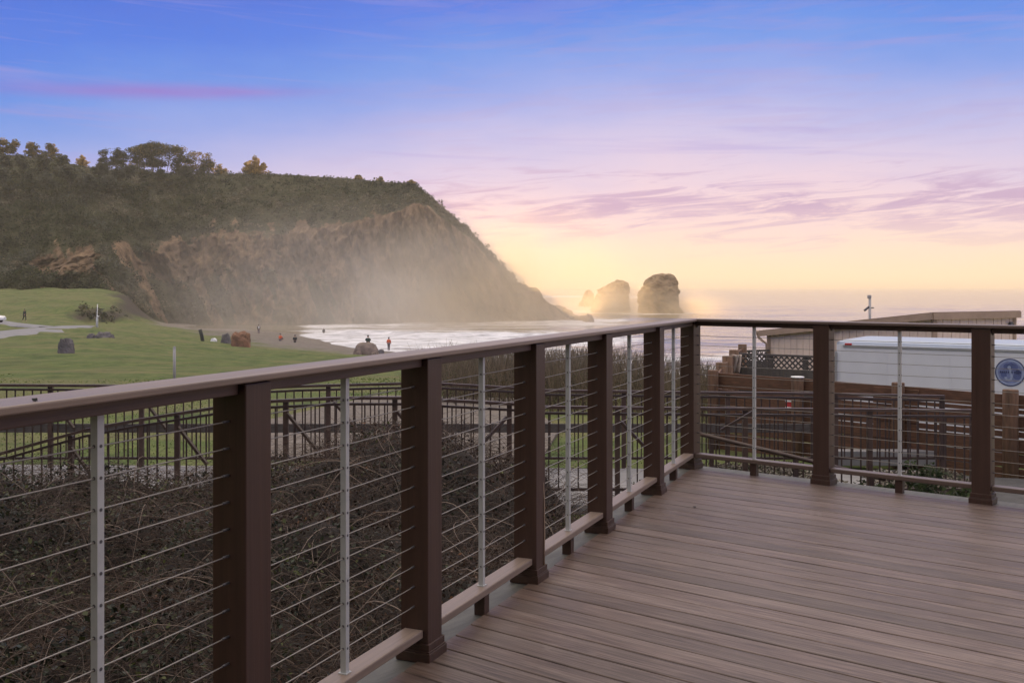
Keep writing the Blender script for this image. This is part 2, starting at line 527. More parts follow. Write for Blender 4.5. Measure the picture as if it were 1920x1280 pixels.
def fb(x, y, z=0.0, oct_=5, H=.9):
    return mnoise.fractal(Vector((x, y, z)), H, 2.0, oct_)
def fbn(X, Y, Z, sc, oct_=5, H=.9):
    return np.array([mnoise.fractal(Vector((a * sc, b * sc, c * sc)), H, 2.0, oct_) for a, b, c in zip(X.ravel(), Y.ravel(), Z.ravel())]).reshape(X.shape)

def grid_faces(nr, nc):
    i = np.arange(nr - 1)[:, None] * nc + np.arange(nc - 1)[None]
    return np.stack([i, i + 1, i + nc + 1, i + nc], -1).reshape(-1, 4)
def sstep(a, b, x):
    t = np.clip((x - a) / (b - a), 0, 1); return t * t * (3 - 2 * t)

# ground sheet
Ys = np.concatenate([np.linspace(-40, 3, 12), np.geomspace(4, 262, 250)])
U = np.linspace(-1.75, 1.75, 330)
YY, UU = np.meshgrid(Ys, U, indexing='ij')
XX = UU * np.maximum(YY, 20)
ZZ = hz(XX, YY * K)
nz = fbn(XX, YY, XX * 0, .11, 4)
ZZ = ZZ + nz * np.clip((YY - 12) / 60, 0, 1) * .35 * np.clip((ZZ + 9.5) / 2, .2, 1)
sand = sstep(-5.1, -6.1, ZZ + nz * .5)
gyy, gxx = np.gradient(ZZ, axis=0) / np.maximum(np.gradient(YY * K, axis=0), .01), np.gradient(ZZ, axis=1) / np.maximum(np.gradient(XX, axis=1), .01)
soil = sstep(.28, .55, np.hypot(gxx, gyy) + nz * .1) * sstep(60, 90, YY)
m, t, p = new_mat('lawn_and_sand')
pos = t.n('ShaderNodeNewGeometry').outputs['Position']
f1 = t.noise(pos, .35, 5, .6); f2 = t.noise(t.mapping(pos, (.8, .42, 1)), 1.3, 7, .72); f3 = t.noise(pos, 9, 4, .7)
g = t.ramp(f2, [(.32, (.050, .078, .024)), (.5, (.098, .136, .040)), (.68, (.17, .19, .066))])
g = t.mix(t.ramp(f1, [(.45, 0.0), (.68, .6)]), g, (.16, .15, .065))
g = t.mix(t.ramp(f3, [(.3, .35), (.6, 0.0)]), g, (.045, .055, .024))
s_ = t.ramp(f2, [(.3, (.135, .115, .10)), (.7, (.21, .185, .165))])
f5 = t.noise(t.mapping(pos, (.05, .16, 1), (0, 0, R(24))), 1.0, 5, .65, 1.2)
g = t.mix(t.ramp(f5, [(.50, 0.0), (.60, .55), (.70, .1)]), g, (.19, .165, .085))
f6 = t.noise(t.mapping(pos, (.5, .22, 1)), 1.0, 6, .75, .6)
g = t.mix(t.ramp(f6, [(.30, .6), (.46, 0.0)]), g, (.032, .050, .018))
sa = t.n('ShaderNodeAttribute', attribute_name='sand').outputs['Fac']
so_ = t.n('ShaderNodeAttribute', attribute_name='soil').outputs['Fac']
gc = t.mix(sa, g, s_)
t.l(t.mix(so_, gc, t.ramp(f3, [(.3, (.04, .033, .03)), (.7, (.075, .06, .052))])), p.inputs['Base Color'])
p.inputs['Roughness'].default_value = .9; p.inputs['Specular IOR Level'].default_value = .15
t.l(t.bump(t.math('ADD', f2, t.math('MULTIPLY', f3, .3)), .9, .22), p.inputs['Normal'])
M['ground'] = m
V = np.stack([XX, YY * K, ZZ], -1).reshape(-1, 3)
me = np_mesh('ground', V, grid_faces(*XX.shape), [m], None, {'sand': sand.ravel(), 'soil': soil.ravel()}, None, True)
tag(link(bpy.data.objects.new('ground', me)), 'green lawn sloping down to the grey beach', 'lawn', None, 'structure')

def ribbon(name, pts, w, mat, lift, label, cat, n=60, kind='structure'):
    P = np.array(pts, float); tt = np.linspace(0, 1, len(P)); ts = np.linspace(0, 1, n)
    X = np.interp(ts, tt, P[:, 0]); Y = np.interp(ts, tt, P[:, 1]); W = np.interp(ts, np.linspace(0, 1, len(w)), w)
    for _ in range(6):
        X[1:-1] = (X[:-2] + X[1:-1] * 2 + X[2:]) / 4; Y[1:-1] = (Y[:-2] + 2 * Y[1:-1] + Y[2:]) / 4
    dx, dy = np.gradient(X), np.gradient(Y); l = np.hypot(dx, dy); nx, ny = -dy / l, dx / l
    rows = []
    for k in np.linspace(-.5, .5, 9):
        wob = np.array([fb(a * .3, b * .3, k) for a, b in zip(X, Y)]) * .25 * (abs(k) > .45)
        xs = X + nx * (W * k + wob); ys = Y + ny * (W * k + wob)
        rows.append(np.stack([xs, ys, hz(xs, ys) + lift + (-.25 if abs(k) > .45 else 0)], -1))
    A = np.stack(rows, 1)
    me = np_mesh(name, A.reshape(-1, 3), grid_faces(n, 9)[:, ::-1], [mat], None, None, None, True)
    return tag(link(bpy.data.objects.new(name, me)), label, cat, None, kind)

def xy(px, d): return ((px - 960) / F * d, d * K)
ribbon('road', [xy(-420, 50), xy(-200, 60), xy(0, 72), xy(70, 82), xy(125, 92), xy(170, 102)], [6, 6, 6, 5.5, 4, 1.5], M['farroad'], .16, 'grey park road bending across the lawn towards the beach', 'road')
ribbon('path', [xy(-60, 116), xy(-10, 108), xy(40, 99), xy(90, 90)], [6, 4, 3.2, 2.5], M['farroad'], .18, 'narrow grey path joining the park road beside the walker', 'path')

# ramp path between the two picket railings, gravel behind, driveway at right
def slab(name, poly, z, mat, label, cat, th=.12):
    o = MB().prism([(x, y * K) for x, y in poly], z - th, z).build(name, mat)
    return tag(o, label, cat, None, 'structure')
slab('pavement', [(-14, 9.05), (1.2, 9.05), (2.0, 9.62), (5.7, 9.62), (5.7, 10.75), (-14, 11.3)], -1.29, M['concrete'], 'pale concrete walkway between the two picket railings', 'walkway')
slab('driveway', [(5.75, 5.0), (14, 3.0), (14, 9.2), (7.5, 10.2), (5.75, 10.6)], -1.30, M['asphalt'], 'dark asphalt driveway beside the wooden fence', 'driveway')
slab('gravel_yard', [(-4.8, 12.0), (.4, 11.6), (.9, 14.5), (.2, 18.5), (-3.4, 19), (-5.2, 15)], -1.40, M['gravel'], 'brown gravel yard behind the picket railing', 'yard', .6)
k_ = MB().box((6.0, 11.35 * K, -1.24), (3.0, .22, .22)).build('kerb_wall', M['concrete'], None, .01)
tag(k_, 'low pale concrete wall at the foot of the wooden fence', 'low wall')

# ------------------------------------------------------------------ headland
def interp(tab, x):
    a = np.array(tab, float); return np.interp(x, a[:, 0], a[:, 1])
ridge_t = [(-460, 262), (-200, 275), (0, 288), (100, 301), (190, 318), (240, 322), (400, 326), (500, 326), (640, 334), (740, 343), (768, 344), (780, 348), (800, 364), (850, 409),
           (880, 434), (920, 479), (950, 509), (966, 531), (976, 537), (1006, 539), (1013, 545), (1020, 561), (1030, 569), (1042, 574), (1062, 591), (1075, 599), (1095, 604)]
foot_t = [(-460, 548), (0, 546), (140, 547), (205, 562), (222, 590), (240, 606), (300, 609), (560, 609), (800, 609), (1000, 607), (1060, 603), (1095, 607)]
footd_t = [(-460, 150), (0, 162), (140, 165), (205, 168), (225, 172), (260, 186), (330, 203), (560, 210), (800, 206), (1000, 215), (1060, 222), (1095, 225)]
cliff_t = [(-460, 515), (0, 505), (45, 487), (150, 480), (230, 470), (300, 458), (400, 444), (560, 438), (640, 424), (720, 408), (775, 385), (800, 390), (850, 425), (880, 448), (920, 492), (950, 520), (966, 540), (1006, 548), (1062, 595), (1095, 606)]
cols = np.concatenate([np.linspace(-460, -10, 60), np.linspace(0, 1095, 420)])
NC = len(cols)
fy, fd, ry, cy_ = interp(foot_t, cols), interp(footd_t, cols), interp(ridge_t, cols), interp(cliff_t, cols)
ext = interp([(-460, 95), (0, 88), (400, 75), (640, 62), (760, 48), (850, 26), (920, 16), (1000, 8), (1095, 5)], cols)
cext = ext * .22
rows = []; TT = []
NA, NB = 70, 90
for k in range(NA):
    s = k / NA
    yy = fy + (cy_ - fy) * s; dd = fd + cext * (s ** 1.2)
    rows.append((yy, dd)); TT.append(np.full(NC, s))
for k in range(NB + 1):
    s = k / NB
    e = 1 - (1 - s) ** 1.25
    yy = cy_ + (ry - cy_) * e; dd = fd + cext + (ext - cext) * s
    rows.append((yy, dd)); TT.append(np.full(NC, 1 + s))
HY = np.array([r[0] for r in rows]); HD = np.array([r[1] for r in rows]); TT = np.array(TT)
HX = (cols[None] - 960) / F * HD; HZ = EYE - (HY - 538) / F * HD
# behind the ridge: a shoulder and then down to the water
back = []
top = HZ[-1]; dr = HD[-1]
for k in range(1, 16):
    s = k / 15
    run = 12 + ext * 1.6
    dd = dr + run * s
    zz = -14 + (top + 14) * (1 - s ** 2.2) - 1.2 * s
    back.append(((cols - 960) / F * (dr + (dd - dr)), dd, zz))
HX = np.vstack([HX] + [b[0][None] for b in back]); HD = np.vstack([HD] + [b[1][None] for b in back]); HZ = np.vstack([HZ] + [b[2][None] for b in back])
TT = np.vstack([TT] + [np.full((1, NC), 2 + k / 15) for k in range(1, 16)])
# relief: gullies on the cliff, humps of scrub above
n1 = fbn(HX, HD * .5, HZ * .25, .13, 5, .8)
n2 = fbn(HX, HD, HZ, .42, 4, .7)
n3 = fbn(HX + HZ * .5, HD * .2, HZ * .22, .30, 4, .7)
onc = sstep(0, .12, TT) * (1 - sstep(.85, 1.15, TT))
ridgef = 1 - .8 * np.exp(-((TT - 2) / .07) ** 2)
nosew = interp([(-460, 1), (760, 1), (900, .55), (1000, .25), (1095, .15)], cols)[None]
n4 = fbn(HX, HD, HZ * .55, .75, 4, .6)
push = (n1 * 4.2 + n3 * 4.0 + n4 * 1.3) * onc * nosew + n1 * 1.4 * (1 - onc) * ridgef * nosew * sstep(0, .3, TT)
HD2 = HD - push
HX2 = (cols[None] - 960) / F * HD2
HZ2 = HZ + (n2 * .55 * (1 - onc) + n2 * .35 * onc) * ridgef * nosew + n2 * .25 * (1 - ridgef) * nosew
HZ2[0] -= 2.5
veg = sstep(.80, 1.28, TT + n1 * .30 + n3 * .22 + n2 * .1)
# scrub patches on the cliff face and slanting streaks at the left
PXc = np.broadcast_to(cols[None], TT.shape)
streak = fbn(PXc * .02 + TT * 1.6, TT * .5, TT * 0 + 3, 1.0, 4, .8)
lefty = 1 - sstep(330, 470, PXc)
veg = np.maximum(veg, sstep(.06, .30, streak + lefty * (.55 - .40 * sstep(.62, .85, TT)) - .04) * (1 - sstep(.9, 1.0, TT) * 0))
veg = np.maximum(veg, .55 * sstep(.18, .4, n1 + .25 * n2))
# two clear tan scars
def blob(x0, t0, sx, st): return np.exp(-((PXc - x0) / sx) ** 2 - ((TT - t0) / st) ** 2)
scar = blob(105, .72, 45, .28) + blob(160, .70, 15, .2) * .8 + blob(300, .80, 40, .22) + blob(360, .72, 45, .30) + blob(470, .82, 60, .26) + blob(600, .78, 60, .3) + blob(240, .10, 14, .14) * 1.6 + blob(700, .75, 70, .3) + blob(175, .95, 25, .12) * .6
veg = veg * (1 - np.clip(scar * (1.05 + n2 * .6), 0, 1) * (1 - sstep(1.0, 1.1, TT)))
veg = veg * (1 - .5 * sstep(620, 800, PXc) * (1 - sstep(.9, 1.3, TT)))
m, t, p = new_mat('headland_rock_and_scrub')
pos = t.n('ShaderNodeNewGeometry').outputs['Position']
fa = t.noise(t.mapping(pos, (1, .3, .35)), .55, 7, .65, .6)
fb1 = t.noise(pos, .22, 5, .6); fc = t.noise(pos, 1.6, 5, .7)
rock = t.ramp(fa, [(.30, (.085, .055, .038)), (.5, (.22, .145, .09)), (.68, (.40, .275, .175))])
rock = t.mix(t.ramp(fb1, [(.45, 0.0), (.7, .55)]), rock, (.18, .13, .10))
scrub = t.ramp(fc, [(.28, (.030, .033, .018)), (.5, (.062, .066, .036)), (.75, (.115, .108, .06))])
scrub = t.mix(t.ramp(fb1, [(.42, 0.0), (.62, .55)]), scrub, (.105, .092, .060))
va = t.n('ShaderNodeAttribute', attribute_name='veg').outputs['Fac']
vm = t.ramp(t.math('ADD', va, t.math('MULTIPLY', t.math('SUBTRACT', fc, .5), .7)), [(.38, 0.0), (.6, 1.0)])
t.l(t.mix(vm, rock, scrub), p.inputs['Base Color'])
p.inputs['Roughness'].default_value = .95; p.inputs['Specular IOR Level'].default_value = .1
t.l(t.bump(t.math('ADD', fa, fc), .9, 1.2), p.inputs['Normal'])
V = np.stack([HX2, HD2 * K, HZ2], -1)
me = np_mesh('headland', V.reshape(-1, 3), grid_faces(*HX2.shape), [m], None, {'veg': veg.ravel()}, None, True)
tag(link(bpy.data.objects.new('headland', me)), 'steep coastal headland with tan cliff face and dark scrub', 'headland', None, 'structure')

def hl_point(px, t):
    """world point on the headland at column px, profile t (1 = cliff top, 2 = ridge)"""
    ci = int(np.argmin(abs(cols - px))); rj = int(np.argmin(abs(TT[:, ci] - t)))
    return Vector(V[rj, ci])

# ------------------------------------------------------------------ leaf clouds
def quads(C, size, tint, flat=0.0, aspect=.6, nrm=None):
    """random oriented leaf quads: C (n,3), size (n,), tint (n,3)"""
    n = len(C)
    N = rng.normal(size=(n, 3)); N[:, 2] += flat * 2.2
    N /= np.linalg.norm(N, axis=1)[:, None]
    A = np.cross(N, rng.normal(size=(n, 3))); A /= np.linalg.norm(A, axis=1)[:, None] + 1e-9
    B = np.cross(N, A)
    s = size[:, None]; h = s * aspect
    V = np.stack([C - A * s, C - B * h + A * s * .1, C + A * s, C + B * h - A * s * .1], 1).reshape(-1, 3)
    Fq = np.arange(4 * n).reshape(n, 4)
    return V, Fq, np.repeat(tint, 4, axis=0)

def leaf_obj(name, parts, mat, parent=None):
    Vs, Fs, Ts, b = [], [], [], 0
    for V_, F_, T_ in parts:
        Vs.append(V_); Fs.append(F_ + b); Ts.append(T_); b += len(V_)
    me = np_mesh(name, np.concatenate(Vs), np.concatenate(Fs), [mat], np.concatenate(Ts))
    return link(bpy.data.objects.new(name, me), parent)

def clump(n_cl, centers, rad, per, size, cols_, flat=.3, squash=.7):
    """clumps of leaves round centres; each clump gets one of the given leaf colours"""
    centers = np.asarray(centers); k = len(centers)
    idx = np.repeat(np.arange(k), per)
    D = rng.normal(size=(k * per, 3)); D /= np.linalg.norm(D, axis=1)[:, None]
    rr = rng.uniform(.35, 1, size=(k * per, 1)) ** .5
    rad = np.broadcast_to(np.asarray(rad, float), (k,))
    off = D * rr * rad[idx][:, None]; off[:, 2] *= squash
    cl = np.asarray(cols_)[rng.integers(0, len(cols_), k)] * rng.uniform(.75, 1.25, (k, 1))
    tint = cl[idx] * rng.uniform(.8, 1.2, (k * per, 1))
    return quads(centers[idx] + off, rng.uniform(.7, 1.3, k * per) * size, tint, flat)

# scrub covering the hillside
SC = np.array([(.017, .021, .010), (.044, .052, .024), (.070, .074, .038), (.046, .050, .032), (.112, .104, .066), (.094, .100, .074), (.19, .165, .115)])
cand, rad_, grp_ = [], [], []
tries = 0
while len(cand) < 9000 and tries < 90000:
    tries += 1
    px = rng.uniform(-60, 985); tt_ = rng.choice([rng.uniform(.1, 1.0), rng.uniform(.95, 2.02), rng.uniform(.95, 2.02), rng.uniform(.95, 2.02)])
    ci = int(np.argmin(abs(cols - px))); rj = int(np.argmin(abs(TT[:, ci] - tt_)))
    if veg[rj, ci] > rng.uniform(.45, .9):
        q = V[rj, ci]; big = rng.uniform() < (.16 if px < 420 else .05)
        rr = rng.uniform(1.3, 2.6) if big else rng.uniform(.35, 1.1)
        if px > 480: rr *= .7
        if tt_ > 1.93: rr *= .45
        cand.append(q + np.array([0, 0, rr * .25])); rad_.append(rr)
        lowf = fb(q[0] * .045, q[1] * .03, q[2] * .10 + 4, 3) + .25 * rng.normal()
        grp_.append(int(np.clip(3.0 + lowf * 8.0 + (1.2 if px > 520 else 0), 0, 6)))
for k in range(90):
    px = rng.uniform(150, 232); f = rng.uniform(0, 1); d = 121.5 + 4 * f + max(0, px - 205) * .5
    q = np.array([(px - 960) / F * d, d * K, 0.0]); q[2] = hz1(q[0], q[1]) + .15
    cand.append(q); rad_.append(rng.uniform(.25, .6)); grp_.append(int(rng.integers(2, 7)))
cand = np.array(cand) + rng.normal(size=(len(cand), 3)) * .25; rad_ = np.array(rad_); grp_ = np.array(grp_)
parts = []
for g_i in range(7):
    for lo, hi_, per, ls in ((0, .7, 9, .22), (.7, 1.3, 18, .28), (1.3, 9, 60, .34)):
        k_ = (grp_ == g_i) & (rad_ >= lo) & (rad_ < hi_)
        if k_.any(): parts.append(clump(0, cand[k_], rad_[k_], per, ls, SC[max(0, g_i - 1):g_i + 2], .5, .75))
o = leaf_obj('hillside_scrub', parts, M['leaf'])
tag(o, 'low dark scrub covering the headland slope', 'scrub', None, 'stuff')

def tree(name, base, h, w, trunks=3, leafs=1800, cols_=SC, flatcrown=True, lsize=.26, lean=.0, seed=1, label='', group=None, low=.35, puff=1.0):
    rs = random.Random(seed)
    root = empty(name, base)
    tb = MB(); cents = []; rads = []
    for k in range(trunks):
        u = (k - (trunks - 1) / 2) / max(1, trunks - 1) if trunks > 1 else 0.0
        bx = u * w * .52 + rs.uniform(-.04, .04) * w
        by = rs.uniform(-.08, .08) * w
        tx = bx * 1.35 + rs.uniform(-.06, .06) * w + lean * w * .3; ty = by * 2
        dome = math.sqrt(max(.1, 1 - (abs(u) * 1.35) ** 2))
        hh = h * rs.uniform(.80, .90) * (.55 + .45 * dome)
        p0, p1, p2, p3 = Vector((bx * .9, by, -.1)), Vector((bx * 1.1 + rs.uniform(-.02, .02) * w, by, hh * .35)), Vector((tx * .9, ty, hh * .7)), Vector((tx, ty, hh))
        r0 = max(.09, h * .020)
        tb.tube([Vector((0, 0, -.9)), p0, p1, p2, p3], [r0, r0, r0 * .8, r0 * .5, r0 * .2], 6)
        for j in range(13):
            f = rs.uniform(low, 1.0)
            a = p0.lerp(p3, f); ang = rs.uniform(0, 2 * math.pi)
            reach = w * rs.uniform(.06, .30 if trunks < 3 else .20)
            e = a + Vector((math.cos(ang) * reach + lean * reach, math.sin(ang) * reach * .8, h * rs.uniform(-.01, .12)))
            e.z = min(e.z, h * (.97 - .5 * (abs(e.x) / (w * .5)) ** 2)); e.x = max(-w * .44, min(w * .44, e.x))
            tb.tube([a, (a + e) / 2 + Vector((0, 0, -h * .02)), e], [r0 * .35, r0 * .25, r0 * .1], 5)
            for q in (1.0, .8, .55):
                c = a.lerp(e, q) + Vector((rs.uniform(-.05, .05) * w, rs.uniform(-.05, .05) * w, h * rs.uniform(0, .05)))
                cents.append(c); rads.append((.4 * w + .6 * h) * rs.uniform(.09, .19) * puff)
        cents.append(p3 + Vector((0, 0, h * .04))); rads.append((.4 * w + .6 * h) * .12 * puff)
    o = tb.build('trunk', M['bark'], root)
    per = max(12, leafs // len(cents))
    leaf_obj('crown', [clump(0, np.array([tuple(c) for c in cents]), np.array(rads), per, lsize, cols_, .7, .6)], M['leaf'], root)
    tag(root, label, 'tree', group)
    return root

def bush(name, base, h, w, leafs, cols_, seed, label, group=None, cat='bush', lsize=.28):
    rs = random.Random(seed); root = empty(name, base)
    tb = MB(); cents, rads = [], []
    for k in range(34):
        ang = rs.uniform(0, 2 * math.pi); el = rs.uniform(.10, 1.5)
        e = Vector((math.cos(ang) * math.cos(el) * w * .5, math.sin(ang) * math.cos(el) * w * .45, math.sin(el) * h * .95)) * rs.uniform(.75, 1)
        tb.tube([(0, 0, -.3), e * .5 + Vector((0, 0, h * .03)), e], [h * .02, h * .014, h * .005], 5)
        for q in (1, .75, .5):
            cents.append(e * q); rads.append(w * rs.uniform(.05, .10))
    tb.build('stems', M['bark'], root)
    leaf_obj('foliage', [clump(0, np.array([tuple(c) for c in cents]), np.array(rads), max(10, leafs // len(cents)), lsize, cols_, .3, .8)], M['leaf'], root)
    return tag(root, label, cat, group)

SUN_GOLD = [(.40, .27, .085), (.48, .32, .10), (.30, .21, .07)]  # dry leaf gold, raised to carry the low sun on the ridge
DKG = [(.05, .058, .026), (.07, .075, .034), (.09, .08, .038)]
MIXG = DKG[:2] + [(.20, .15, .055), (.26, .18, .06)] + SUN_GOLD[2:]  # dark leaves plus gold ones that paint in the sunlit rim
def ridge_at(px, by):
    p = hl_point(px, 2.0); return Vector((p.x, p.y, p.z - .3))
def rtree(px, top, wpx, **kw):
    b = ridge_at(px, 0); s = b.y / FW
    y_base = 538 - (b.z - EYE) / s
    return tree('ridge_tree', b, (y_base - top) * s, wpx * s, **kw)
G_ = 'trees along the headland ridge'
rtree(6, 256, 58, trunks=3, leafs=6000, cols_=MIXG, seed=3, label='ridge tree at the far left cut by the picture edge', group=G_, low=.1)
rtree(70, 264, 58, trunks=2, leafs=5000, cols_=MIXG, seed=8, lean=.25, label='leaning tree with tiered branches, second from left on the ridge', group=G_, low=.15)
rtree(114, 288, 30, trunks=1, leafs=260, cols_=DKG, seed=4, label='thin nearly bare little tree on the ridge', group=G_, low=.4, puff=.7)
rtree(213, 277, 54, trunks=3, leafs=5000, cols_=DKG, seed=9, lean=-.1, label='dark open tree just left of the broad flat-topped one', group=G_, low=.2)
rtree(290, 266, 116, trunks=7, leafs=19000, cols_=DKG + DKG + SUN_GOLD[2:], seed=5, label='broadest ridge tree with wide flat crown on many trunks', group=G_, low=.26, puff=.85)
rtree(368, 281, 58, trunks=2, leafs=5000, cols_=MIXG, seed=15, lean=.2, label='open tree just right of the broad flat-topped one', group=G_, low=.2)
def rbush(px, top, wpx, leafs, cols_, seed, label):
    b = ridge_at(px, 0); s = b.y / FW; yb = 538 - (b.z - EYE) / s
    return bush('ridge_bush', b, (yb - top) * s, wpx * s, leafs, cols_, seed, label, 'bushes along the headland ridge')
rbush(155, 291, 30, 1000, SUN_GOLD, 2, 'small golden bush alone between two ridge trees')
rbush(250, 309, 30, 700, DKG, 12, 'low dark bush under the left side of the broad ridge tree')
rbush(335, 308, 44, 1000, DKG, 13, 'low dark bush under the right side of the broad ridge tree')
rbush(382, 308, 44, 1100, DKG, 6, 'dark rounded bush below the open ridge tree')
rbush(412, 308, 38, 1000, SUN_GOLD + DKG[:1], 7, 'golden bush at the right end of the tree row')
rbush(477, 293, 52, 5200, SUN_GOLD, 10, 'large round golden bush standing alone on the ridge')
rbush(671, 328, 18, 300, SUN_GOLD + DKG[:1], 21, 'small ridge bush left of the pair near the cliff edge')
rbush(713, 331, 16, 240, SUN_GOLD + DKG[:1], 22, 'tiny spiky bush on the ridge near the cliff edge')
rbush(770, 337, 20, 320, SUN_GOLD + DKG[:1], 23, 'last small bush on the brink of the headland')

GREYG = [(.085, .090, .066), (.11, .112, .085), (.065, .072, .05)]
proto = None
for i, (px, t_, h_) in enumerate([(72, 1.52, 8.5), (25, 1.72, 7.5), (128, 1.66, 8), (162, 1.55, 8.5), (205, 1.60, 7.5), (35, 1.50, 7), (250, 1.50, 7.5), (330, 1.62, 6.5), (100, 1.78, 7), (285, 1.72, 7.0),
                                  (-15, 1.58, 8), (190, 1.80, 6.5), (350, 1.80, 6), (232, 1.76, 7)]):
    b = hl_point(px, t_)
    lab = 'grey-green scrubby tree on the shaded hillside below the ridge'
    if i % 5 == 0 or proto is None:
        proto = tree('hillside_tree', b, 7.5, 8.5, trunks=2, leafs=3200, cols_=GREYG if i % 2 == 0 else DKG + GREYG, seed=40 + i, label=lab, group='trees on the hillside', low=.45, lsize=.32)
        proto.scale = (h_ / 7.5,) * 3
    else:
        c = dup(proto, None, b); c.rotation_euler = (0, 0, rng.uniform(0, 6.28)); c.scale = (h_ / 7.5 * rng.uniform(.85, 1.2), h_ / 7.5, h_ / 7.5)

# ------------------------------------------------------------------ sea
SEA = -8.7
cu = np.concatenate([np.linspace(-3.2, -.75, 40), np.linspace(-.74, .74, 420), np.linspace(.75, 3.2, 40)])
ds = np.concatenate([np.geomspace(62, 420, 300), np.geomspace(430, 40000, 110)])
DD, CU = np.meshgrid(ds, cu, indexing='ij')
SX = CU * DD; PXs = CU * F + 960
w1 = fbn(SX * .35, DD, DD * 0 + 2, .16, 3, .8); w2 = fbn(SX * .3, DD, DD * 0 + 7, .05, 3, .8)
amp = np.clip(1 - (DD - 300) / 400, 0, 1)
SZ = SEA + (w1 * .16 + w2 * .22) * amp
# lines of breaking waves rolling in
for d0, px0, px1, h_ in [(196, 640, 1120, .9), (178, 640, 1000, .6), (156, 620, 1150, .7), (140, 640, 1250, .5), (126, 700, 1300, .5), (225, 1060, 1300, .6), (250, 1080, 1260, .5)]:
    dl = d0 + 7 * np.sin(SX * .05 + d0) + w2 * 9
    prof = np.exp(-((DD - dl) / 2.2) ** 2)
    SZ += h_ * prof * sstep(px0 - 60, px0 + 60, PXs) * (1 - sstep(px1 - 80, px1 + 80, PXs)) * np.clip(.6 + w2 * 1.2, 0, 1.4)
cove = sstep(500, 600, PXs) * (1 - sstep(1090, 1330, PXs)) * (1 - sstep(200, 232, DD + w2 * 16))
rim = (1 - sstep(95, 150, DD)) * .75
around = np.zeros_like(SX)
for px, d, r in [(1237, 292, 26), (1145, 300, 24), (1103, 320, 14), (1070, 232, 20), (1105, 225, 12)]:
    x_, y_ = (px - 960) / F * d, d; around += np.exp(-(((SX - x_) / r) ** 2 + ((DD - y_) / (r * .9)) ** 2)) * .75
far_glint = np.exp(-((DD - 800 - w2 * 60) / 110) ** 2) * sstep(1000, 1030, PXs) * (1 - sstep(1180, 1320, PXs)) * 1.2  # far foam strip standing in for the sun glint on the water
foam = np.clip(np.maximum.reduce([cove * (.78 + .5 * w2), rim, around, far_glint]), 0, 1.3)
m, t, p = new_mat('sea_water')
pos = t.n('ShaderNodeNewGeometry').outputs['Position']
b1 = t.noise(t.mapping(pos, (.5, 1.3, 1)), .55, 5, .6, .3)
b2 = t.noise(t.mapping(pos, (.035, .16, 1)), 1.0, 5, .62, .3)
b3 = t.noise(t.mapping(pos, (.35, 1.1, 1)), .5, 7, .68, .8)
fo = t.n('ShaderNodeAttribute', attribute_name='foam').outputs['Fac']
mask = t.ramp(t.math('ADD', t.math('MULTIPLY', fo, .72), t.math('MULTIPLY', t.math('ADD', t.math('SUBTRACT', b3, .5), t.math('SUBTRACT', b2, .5)), .9)), [(.40, 0.0), (.60, 1.0)])
mask = t.math('MULTIPLY', mask, t.math('MULTIPLY', fo, 3.0, True))
p.inputs['Base Color'].default_value = (.20, .165, .115, 1)
p.inputs['Roughness'].default_value = .12; p.inputs['IOR'].default_value = 1.33
sy = t.n('ShaderNodeSeparateXYZ'); t.l(pos, sy.inputs[0])
calm = t.math('MINIMUM', t.math('DIVIDE', 170.0, t.math('MAXIMUM', sy.outputs[1], 1.0)), 1.0)     # the chop of the cove dies out in deep water
hgt = t.math('MULTIPLY', t.math('ADD', t.math('MULTIPLY', b1, .5), t.math('MULTIPLY', b2, 1.6)), calm)
t.l(t.bump(hgt, .20, 1.0), p.inputs['Normal'])
fm = t.n('ShaderNodeBsdfDiffuse'); t.l(t.ramp(b3, [(.34, (.34, .34, .37)), (.62, (.80, .80, .84))]), fm.inputs['Color'])
mx = t.n('ShaderNodeMixShader'); t.l(mask, mx.inputs[0]); t.l(p.outputs[0], mx.inputs[1]); t.l(fm.outputs[0], mx.inputs[2])
t.l(mx.outputs[0], m.node_tree.nodes['Material Output'].inputs['Surface'])
me = np_mesh('sea', np.stack([SX, DD * K, SZ], -1).reshape(-1, 3), grid_faces(*SX.shape), [m], None, {'foam': foam.ravel()}, None, True)
tag(link(bpy.data.objects.new('sea', me)), 'pale foaming sea reaching to the horizon', 'sea', None, 'structure')

